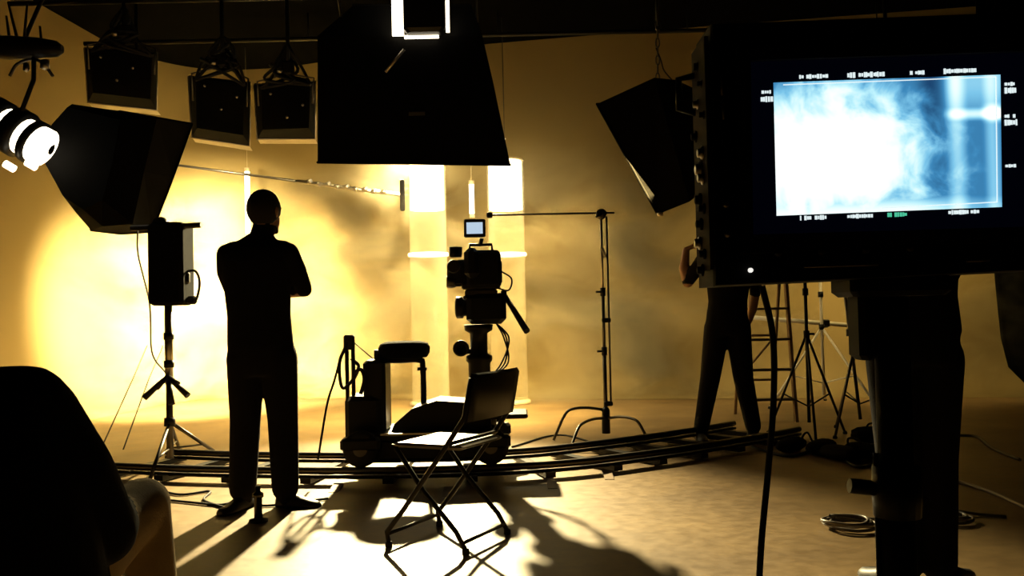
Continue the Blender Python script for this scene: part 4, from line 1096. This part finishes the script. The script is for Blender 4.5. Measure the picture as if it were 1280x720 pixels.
def monitor():
    Y0 = 1.40
    mblk = mat('monitor_black', (0.006, 0.006, 0.006), 0.7, spec=0.12)
    rz = Matrix.Rotation(R(-0.9), 3, 'Y')
    C = at(1110, 190, Y0)
    t = thing('video_monitor', C, 'large black video monitor showing bright blue-white mist, on a thick pole', 'monitor')
    s = Y0 / F
    # helper: position from pixel on the front plane
    def P(px, py, dy=0.0): return at(px, py, Y0) + V((0, dy, 0))
    tl, bl = P(889, 29), P(893, 358)
    tr, br = P(1330, 12), P(1332, 336)
    D = V((0, 0.115, 0))
    # cabinet
    rim = [tl, tr, br, bl]
    cc = (tl + tr + br + bl) / 4
    m = MB(); fr = [p.lerp(cc, 0.008) for p in rim]
    m.loft([[p + V((0, 0, 0)) for p in fr], [p + V((0, 0.008, 0)) for p in rim], [p + D for p in rim]], smooth=False)
    m.build('cabinet', mblk, t)
    # recessed screen glass and bezel
    bz = [(918, 62), (1300, 48), (1301, 300), (921, 318)]
    hole = [(936, 78), (1284, 66), (1285, 284), (939, 294)]
    bp_o = [P(x, y, -0.012) for x, y in bz]; bp_i = [P(x, y, -0.012) for x, y in hole]
    bb = MB()
    for i in range(4):
        j = (i + 1) % 4
        bb.slab([bp_o[i], bp_o[j], bp_i[j], bp_i[i]], (0, 0.014, 0))
    bb.build('bezel', plastic, t)
    gl = mat('dark_glass', (0.004, 0.005, 0.010), 0.12, emit=(0.05, 0.07, 0.35), estr=0.006)
    g = MB().slab([P(x, y, -0.003) for x, y in hole], (0, 0.004, 0)).build('display_panel', gl, t)
    # picture: exactly planar quad, own coordinate box
    q = [P(966, 104, -0.0036), P(1249, 94, -0.0036), P(1251, 259, -0.0036), P(970, 270, -0.0036)]
    pm = MB(); nn = 12
    pm.slab(q, (0, 0.0005, 0))
    pic = pm.build('live_picture', screen_mat(0, 1, 0, 1), t)
    tag(pic, 'glowing blue-white picture of mist')
    wl = mat('screen_white', (0.8, 0.9, 0.9), 0.4, emit=(0.85, 0.98, 1.0), estr=1.1)
    fl = [P(978, 107, -0.0045), P(1243, 97, -0.0045), P(1244.5, 253, -0.0045), P(1100, 260.5, -0.0045)]
    for a, b in ((fl[0], fl[1]), (fl[1], fl[2]), (fl[2], fl[3])):
        MB().tube([a, b], 0.0009, 5).build('frame_line', wl, pic)
    # status read-outs around the picture: small blurred dashes
    rnd = random.Random(3)
    gm = mat('screen_green', (0.1, 0.7, 0.4), 0.4, emit=(0.10, 0.75, 0.45), estr=0.9)
    def marks(px, py, wpx, hpx, slope=-0.036, m_=wl, small=False):
        b = MB(); x = 0.0
        while x < wpx:
            w_ = rnd.uniform(1.6, 3.4); h_ = hpx * rnd.uniform(0.55, 1.0)
            if rnd.random() < 0.88:
                cx = px + x + w_ / 2; cy = py + slope * x
                b.box(P(cx, cy, -0.0042), (w_ * s, 0.0006, h_ * s))
            x += w_ + rnd.uniform(0.3, 0.9)
        b.build('status_readout', m_, g)
    marks(998, 97, 33, 6); marks(1058, 95, 44, 7); marks(1136, 92, 18, 6); marks(1178, 90, 42, 7)
    marks(999, 273, 35, 6); marks(1058, 271, 31, 6); marks(1108, 269, 24, 6, m_=gm); marks(1184, 266, 38, 6)
    for (x, y, w_, h_) in ((951, 116, 10, 5), (950, 125, 14, 8), (1254, 106, 12, 5), (1254, 114, 14, 8), (1254, 146, 12, 5), (1254, 154, 14, 8), (1255, 208, 13, 5)):
        marks(x, y, w_, h_)
    # controls under the screen, strips standing in for highlights along the lower lip
    st = mat('satin_catch_highlight', (0.20, 0.17, 0.13), 0.35, 0.9)
    MB().tube([P(1002, 334, -0.012), P(1094, 331, -0.012)], 0.0022, 6).build('highlight_strip', st, t)
    MB().tube([P(1203, 327, -0.012), P(1232, 326, -0.012)], 0.0018, 6).build('highlight_strip', st, t)
    for px, py in ((971, 308), (1025, 306), (1080, 304), (1135, 302)):
        MB().lathe([(0.0, -0.008), (0.006, -0.008), (0.007, 0.002)], P(px, py + 8, -0.004), 10, frame(V((0, 1, 0)))).build('button', plastic, t)
    led = mat('white_led', (0.8, 0.8, 0.75), 0.4, emit=(1, 0.97, 0.9), estr=1.2)
    MB().lathe([(0.0, -0.003), (0.0036, -0.002), (0.0036, 0.003)], P(937, 338, -0.006), 10, frame(V((0, 1, 0)))).build('power_light', led, t)
    # left flank: catches, connectors and handle catching light
    x_l = tl.x - 0.006
    def Sd(py, k, dx=0.0): # on the left side face; k = 0 front .. 1 back
        p = tl.lerp(bl, (py - 29) / 329.0); return p + V((-0.004 + dx, 0.115 * k, 0))
    rn = random.Random(9)
    MB().box((Sd(190, 0.5) + V((0.0, 0, 0))), (0.006, 0.10, 0.36)).build('side_plate', mat('brown_side', (0.035, 0.026, 0.018), 0.8, spec=0.15), t)
    for k, (py, kk, sz) in enumerate(((70, 0.55, 0.014), (98, 0.3, 0.010), (118, 0.6, 0.012), (140, 0.2, 0.010), (158, 0.75, 0.014), (186, 0.35, 0.016), (205, 0.5, 0.020), (218, 0.35, 0.016), (244, 0.55, 0.016), (258, 0.3, 0.012), (276, 0.5, 0.014), (300, 0.6, 0.016), (316, 0.3, 0.012), (336, 0.45, 0.014))):
        c = MB().lathe([(sz * 0.7, 0.0), (sz * 0.7, 0.003), (sz * 0.45, 0.004), (sz * 0.45, 0.009), (sz * 0.3, 0.010)], Sd(py, kk, -0.002), 12, frame(V((-1, 0, 0)))).build('connector', steel if k in (2, 5, 6, 7, 11) else mblk, t)
    MB().tube([Sd(75, 0.8), Sd(80, 0.8, -0.03), Sd(120, 0.8, -0.03), Sd(126, 0.8)], 0.006, 8).build('side_handle', black, t)
    for (x, y0, y1) in ((901, 90, 120), (903, 125, 150), (921, 82, 95), (924, 286, 302)):
        MB().tube([P(x, y0, -0.004), P(x + 1, y1, -0.004)], 0.0022, 6).build('scuffed_catch', st, t)
    for (x, y) in ((907, 256), (909, 293)):
        MB().lathe([(0.0, -0.005), (0.005, -0.004), (0.005, 0.003)], P(x, y, -0.002), 8, frame(V((0, 1, 0)))).build('screw', steel, t)
    # yoke and pole
    pc = P(1141, 500, 0.07); px = pc.x; py = pc.y
    yk = P(1085, 352, 0.07)
    zt = P(1141, 345).z
    MB().cbox((px, py, zt - 0.012), (0.16, 0.10, 0.035), 0.008).build('mount_plate', mblk, t)
    MB().cbox((px - 0.045, py, zt - 0.075), (0.032, 0.06, 0.11), 0.008).build('tilt_clamp', mblk, t)
    sp = thing('monitor_stand', (px, py, 0), 'thick black pole stand carrying the large video monitor', 'stand')
    MB().tube([(px, py, 0.08), (px, py, zt - 0.03)], 0.027, 16).build('pole', mblk, sp)
    MB().tube([(px - 0.030, py + 0.004, 0.1), (px - 0.030, py + 0.004, 0.86)], 0.005, 8).build('edge_highlight', steel, sp)  # steel rod stands in for the highlight down the pole's edge
    MB().lathe([(0.036, -0.04), (0.038, 0), (0.036, 0.04)], (px, py, 0.80), 16).build('collar', black, sp)
    MB().tube([(px, py, 0.80), (px - 0.075, py, 0.81)], 0.012, 8).build('lock_knob', black, sp)
    for k in range(3):
        a = R(95 + 120 * k)
        e = V((px + 0.42 * math.cos(a), py + 0.42 * math.sin(a), 0.012))
        lg = MB().tube([(px, py, 0.45), e], 0.013, 8).build('leg', black, sp)
        MB().tube([(px, py, 0.12), V((px, py, 0.45)).lerp(e, 0.65)], 0.008, 6).build('brace', black, sp)
        MB().lathe([(0.018, -0.012), (0.02, 0), (0.014, 0.016)], e, 10).build('rubber_foot', rubber, lg)
    # thick cable dropping from the cabinet
    g0 = V((P(966, 357).x, Y0 + 0.06, P(966, 356).z))
    pts = [g0, at(966, 420, Y0 + 0.07), at(967, 500, Y0 + 0.06), at(960, 590, Y0 + 0.05), at(951, 690, Y0 + 0.05), at(947, 800, Y0 + 0.05)]
    e = pts[-1]; pts += [V((e.x - 0.02, e.y, 0.2)), V((e.x, e.y + 0.04, 0.012)), V((e.x + 0.15, e.y + 0.1, 0.010)), V((e.x + 0.35, e.y + 0.05, 0.010))]
    cb = MB().tube(bez(pts), 0.0052, 8).build('video_cable', rubber, origin=g0)
    tag(cb, 'thick black cable hanging down from the bottom of the video monitor', 'cable')
monitor()

# ------------------------------------------------------------------ stands and ladder beyond the monitor
def stepladder():
    Y = 8.6
    def X(px, py): return at(px, py, Y)
    base = X(970, 540); base.z = 0
    t = thing('stepladder', base, 'wooden stepladder standing between the far crew member and the light stands', 'ladder')
    x0 = X(936, 450).x; x1 = X(994, 450).x; zt = 1.55
    for sx in (x0, x1):
        MB().box(((sx + (0.02 if sx == x0 else -0.02) * 0), Y + 0.14, zt / 2), (0.028, 0.06, zt + 0.02), Matrix.Rotation(R(-9), 3, 'X')).build('side_rail', wood, t)
    for z_py in (386, 425, 463, 500):
        z = X(965, z_py).z
        MB().box(((x0 + x1) / 2, Y + 0.14 + (zt / 2 - z) * -0.158, z), (x1 - x0, 0.09, 0.022)).build('tread', mat('dark_wood', (0.07, 0.045, 0.025), 0.6), t)
    for sx in (x0 + 0.04, x1 - 0.03):
        MB().tube([(sx, Y + 0.27, zt - 0.02), (sx, Y + 0.75, 0.0)], 0.016, 8).build('rear_leg', wood, t)
    for z in (0.35, 0.8):
        yy = Y + 0.27 + (zt - z) / zt * 0.48
        MB().tube([(x0 + 0.04, yy, z), (x1 - 0.03, yy, z + 0.0)], 0.012, 8).build('rear_brace', wood, t)
    MB().tube([(x0 + 0.04, Y + 0.62, 0.35), (x1 - 0.03, Y + 0.5, 0.8)], 0.010, 8).build('diagonal_brace', wood, t)
    MB().box(((x0 + x1) / 2, Y + 0.26, zt + 0.012), (x1 - x0 + 0.05, 0.18, 0.03)).build('top_cap', wood, t)
    c = at(977, 374, Y + 0.24)
stepladder()
def tripod(px, py_foot, py_top, Yofs, spread, m, label, extra=0, tilt=0.0, rad=0.014):
    g = ground(px, py_foot); x, Y = g.x, g.y
    t = thing('light_stand', (x, Y, 0), label, 'stand', None)
    zt = at(px, py_top, Y).z
    MB().tube([(x, Y, 0.12), (x + tilt, Y, zt)], rad, 10).build('column', m, t)
    zc = 0.85 * min(1.0, zt)
    for k in range(3):
        a = R(extra + 120 * k); e = V((x + spread * math.cos(a), Y + spread * math.sin(a), 0.012))
        lg = MB().tube([(x, Y, zc), e], rad * 0.8, 8).build('leg', m, t)
        MB().tube([(x, Y, 0.25), V((x, Y, zc)).lerp(e, 0.6)], rad * 0.5, 6).build('brace', m, t)
        MB().lathe([(0.018, -0.012), (0.02, 0), (0.014, 0.014)], e, 10).build('rubber_foot', rubber, lg)
    for z in (zc, zc + 0.35): MB().lathe([(rad * 1.8, -0.03), (rad * 1.8, 0.03)], (x + tilt * z / zt, Y, z), 12).build('collar', black, t)
    MB().tube([(x, Y, zc), (x + 0.06, Y - 0.02, zc)], 0.009, 8).build('lock_knob', black, t)
    MB().lathe([(rad * 2.4, -0.02), (rad * 2.4, 0.05), (rad, 0.10)], (x + tilt, Y, zt), 12).build('stud', black, t)
    return x, Y, zt
x1_, y1_, z1_ = tripod(1030, 508, 330, 0, 0.62, mat('bright_metal', (0.80, 0.74, 0.60), 0.4, 0.0), 'bright steel light stand with spread legs behind the monitor pole', 70, 0.0, 0.016)
x2_, y2_, z2_ = tripod(1012, 546, 330, 0, 0.36, black, 'thin black light stand standing near the wooden stepladder', 20)
x3_, y3_, z3_ = tripod(1076, 542, 330, 0, 0.40, dark_steel, 'dark steel light stand close to the monitor pole', 100, -0.12)
def silver_pole():
    Y = 10.02
    a, b = at(915, 395, Y), at(1080, 408, Y)
    t = thing('silver_pole', a, 'bright silver pole fixed level across the light stands', 'pole')
    MB().tube([a, b], 0.026, 10).build('pole', mat('bright_metal', (0.80, 0.74, 0.60), 0.4, 0.0), t)
    MB().cbox(at(1031, 404, Y - 0.05), (0.07, 0.14, 0.08), 0.01).build('clamp', black, t)
silver_pole()
def hang_box():
    Y = 8.66
    c = at(978, 372, Y)
    t = thing('power_box', c, 'small black power box resting on top of the wooden stepladder', 'box')
    z = 1.60
    MB().cbox((c.x, Y + 0.2, z + 0.10), (0.17, 0.15, 0.19), 0.02).build('case', black, t)
    MB().tube(bez([(c.x - 0.06, Y + 0.2, z + 0.19), (c.x - 0.05, Y + 0.2, z + 0.25), (c.x + 0.05, Y + 0.2, z + 0.25), (c.x + 0.06, Y + 0.2, z + 0.19)]), 0.009, 8).build('handle', rubber, t)
hang_box()

# sandbags at the stand bases
def sandbag(px, py, yaw, label):
    g = ground(px, py)
    t = thing('sandbag', g, label, 'sandbag', 'sandbags by the light stands')
    rot = Matrix.Rotation(yaw, 3, 'Z')
    for s in (-1, 1):
        m = MB(); rings = []
        for k in range(9):
            u = -1 + 2 * k / 8; rr = math.sqrt(max(0.02, 1 - u * u)) ** 0.6
            rings.append([g + rot @ V((s * 0.11 + 0.095 * rr * math.cos(a), 0.19 * u, 0.055 + (0.052 * rr) * math.sin(a))) for a in [2 * math.pi * j / 14 for j in range(14)]])
        m.loft(rings); m.build('bag_half', fabric, t)
    MB().tube(bez([g + rot @ V((-0.02, -0.08, 0.08)), g + rot @ V((0, -0.05, 0.14)), g + rot @ V((0, 0.05, 0.14)), g + rot @ V((0.02, 0.08, 0.08))]), 0.008, 6).build('strap', cloth_black, t)
sandbag(1068, 574, 0.4, 'black sandbag lying at the dark steel light stand')
sandbag(1008, 566, -0.6, 'black sandbag lying at the thin black light stand')
sandbag(1096, 552, 1.2, 'black sandbag lying behind the monitor pole')

# ------------------------------------------------------------------ cables on the floor
def coil(px, py, r, turns, label, m):
    g = ground(px, py); pts = []
    rn = random.Random(px)
    N = 26
    for k in range(int(N * turns) + 1):
        a = 2 * math.pi * k / N
        rr = r * (1 + 0.10 * math.sin(a * 0.37 + k * 0.01) + 0.05 * math.sin(a * 1.7))
        pts.append(g + V((rr * math.cos(a) + 0.02 * math.sin(a * 0.23), rr * 0.9 * math.sin(a), 0.009 + 0.0085 * (k / N) + 0.004 * math.sin(a * 2.3))))
    pts += [pts[-1] + V((0.06, 0.04, -0.01)), g + V((r + 0.12, 0.1, 0.009)), g + V((r + 0.22, 0.04, 0.009))]
    tag(MB().tube(pts, 0.008, 6).build('cable_coil', m, origin=g), label, 'cable')
grey_cable = mat('grey_cable', (0.20, 0.17, 0.14), 0.4, spec=0.7)
coil(1062, 660, 0.11, 4.4, 'coiled cable on the floor in front of the monitor pole', grey_cable)
coil(1186, 652, 0.09, 3.2, 'small cable coil on the floor at the dark trousered legs', grey_cable)
def floor_cable(pts, r, m, label, grp=None):
    P = [ground(x, y) + V((0, 0, r + 0.001)) for x, y in pts]
    tag(MB().tube(bez(P), r, 7).build('floor_cable', m, origin=P[0]), label, 'cable', grp)
floor_cable([(1150, 585), (1178, 598), (1215, 609), (1250, 622), (1300, 646)], 0.010, mat('pale_cable', (0.42, 0.36, 0.28), 0.5), 'pale cable running across the dark floor near the drape')
floor_cable([(1180, 545), (1200, 546), (1222, 548), (1240, 562), (1275, 577)], 0.012, mat('worn_cable', (0.10, 0.08, 0.06), 0.5), 'dark worn cable curling over the floor before the drape')
floor_cable([(200, 626), (240, 630), (275, 633), (300, 628), (330, 634), (370, 630), (410, 625)], 0.008, rubber, 'black cable lying along the near side of the dolly track')
floor_cable([(190, 612), (225, 620), (262, 616), (255, 627), (285, 638)], 0.008, rubber, 'short black cable looping by the equipment stand')
floor_cable([(940, 560), (985, 572), (1030, 563), (1070, 585), (1100, 580)], 0.010, rubber, 'black cable winding between the sandbags')
floor_cable([(640, 560), (700, 545), (770, 560), (830, 545), (860, 560)], 0.008, rubber, 'black cable snaking under the grip stand')
# short jack post at the track beside the standing person
def jack():
    g = ground(323, 652)
    t = thing('floor_jack', g, 'short black jack post on the floor at the feet of the folded-arm person', 'jack')
    MB().lathe([(0.0, 0.0), (0.05, 0.0), (0.05, 0.012), (0.02, 0.02), (0.02, 0.03)], g, 14).build('foot_plate', black, t)
    MB().lathe([(0.022, 0.02), (0.022, 0.13), (0.03, 0.13), (0.03, 0.15), (0.014, 0.16), (0.014, 0.19)], g, 12).build('screw_post', dark_steel, t)
jack()

for o in bpy.data.objects:
    if '_org' in o.keys(): del o['_org']
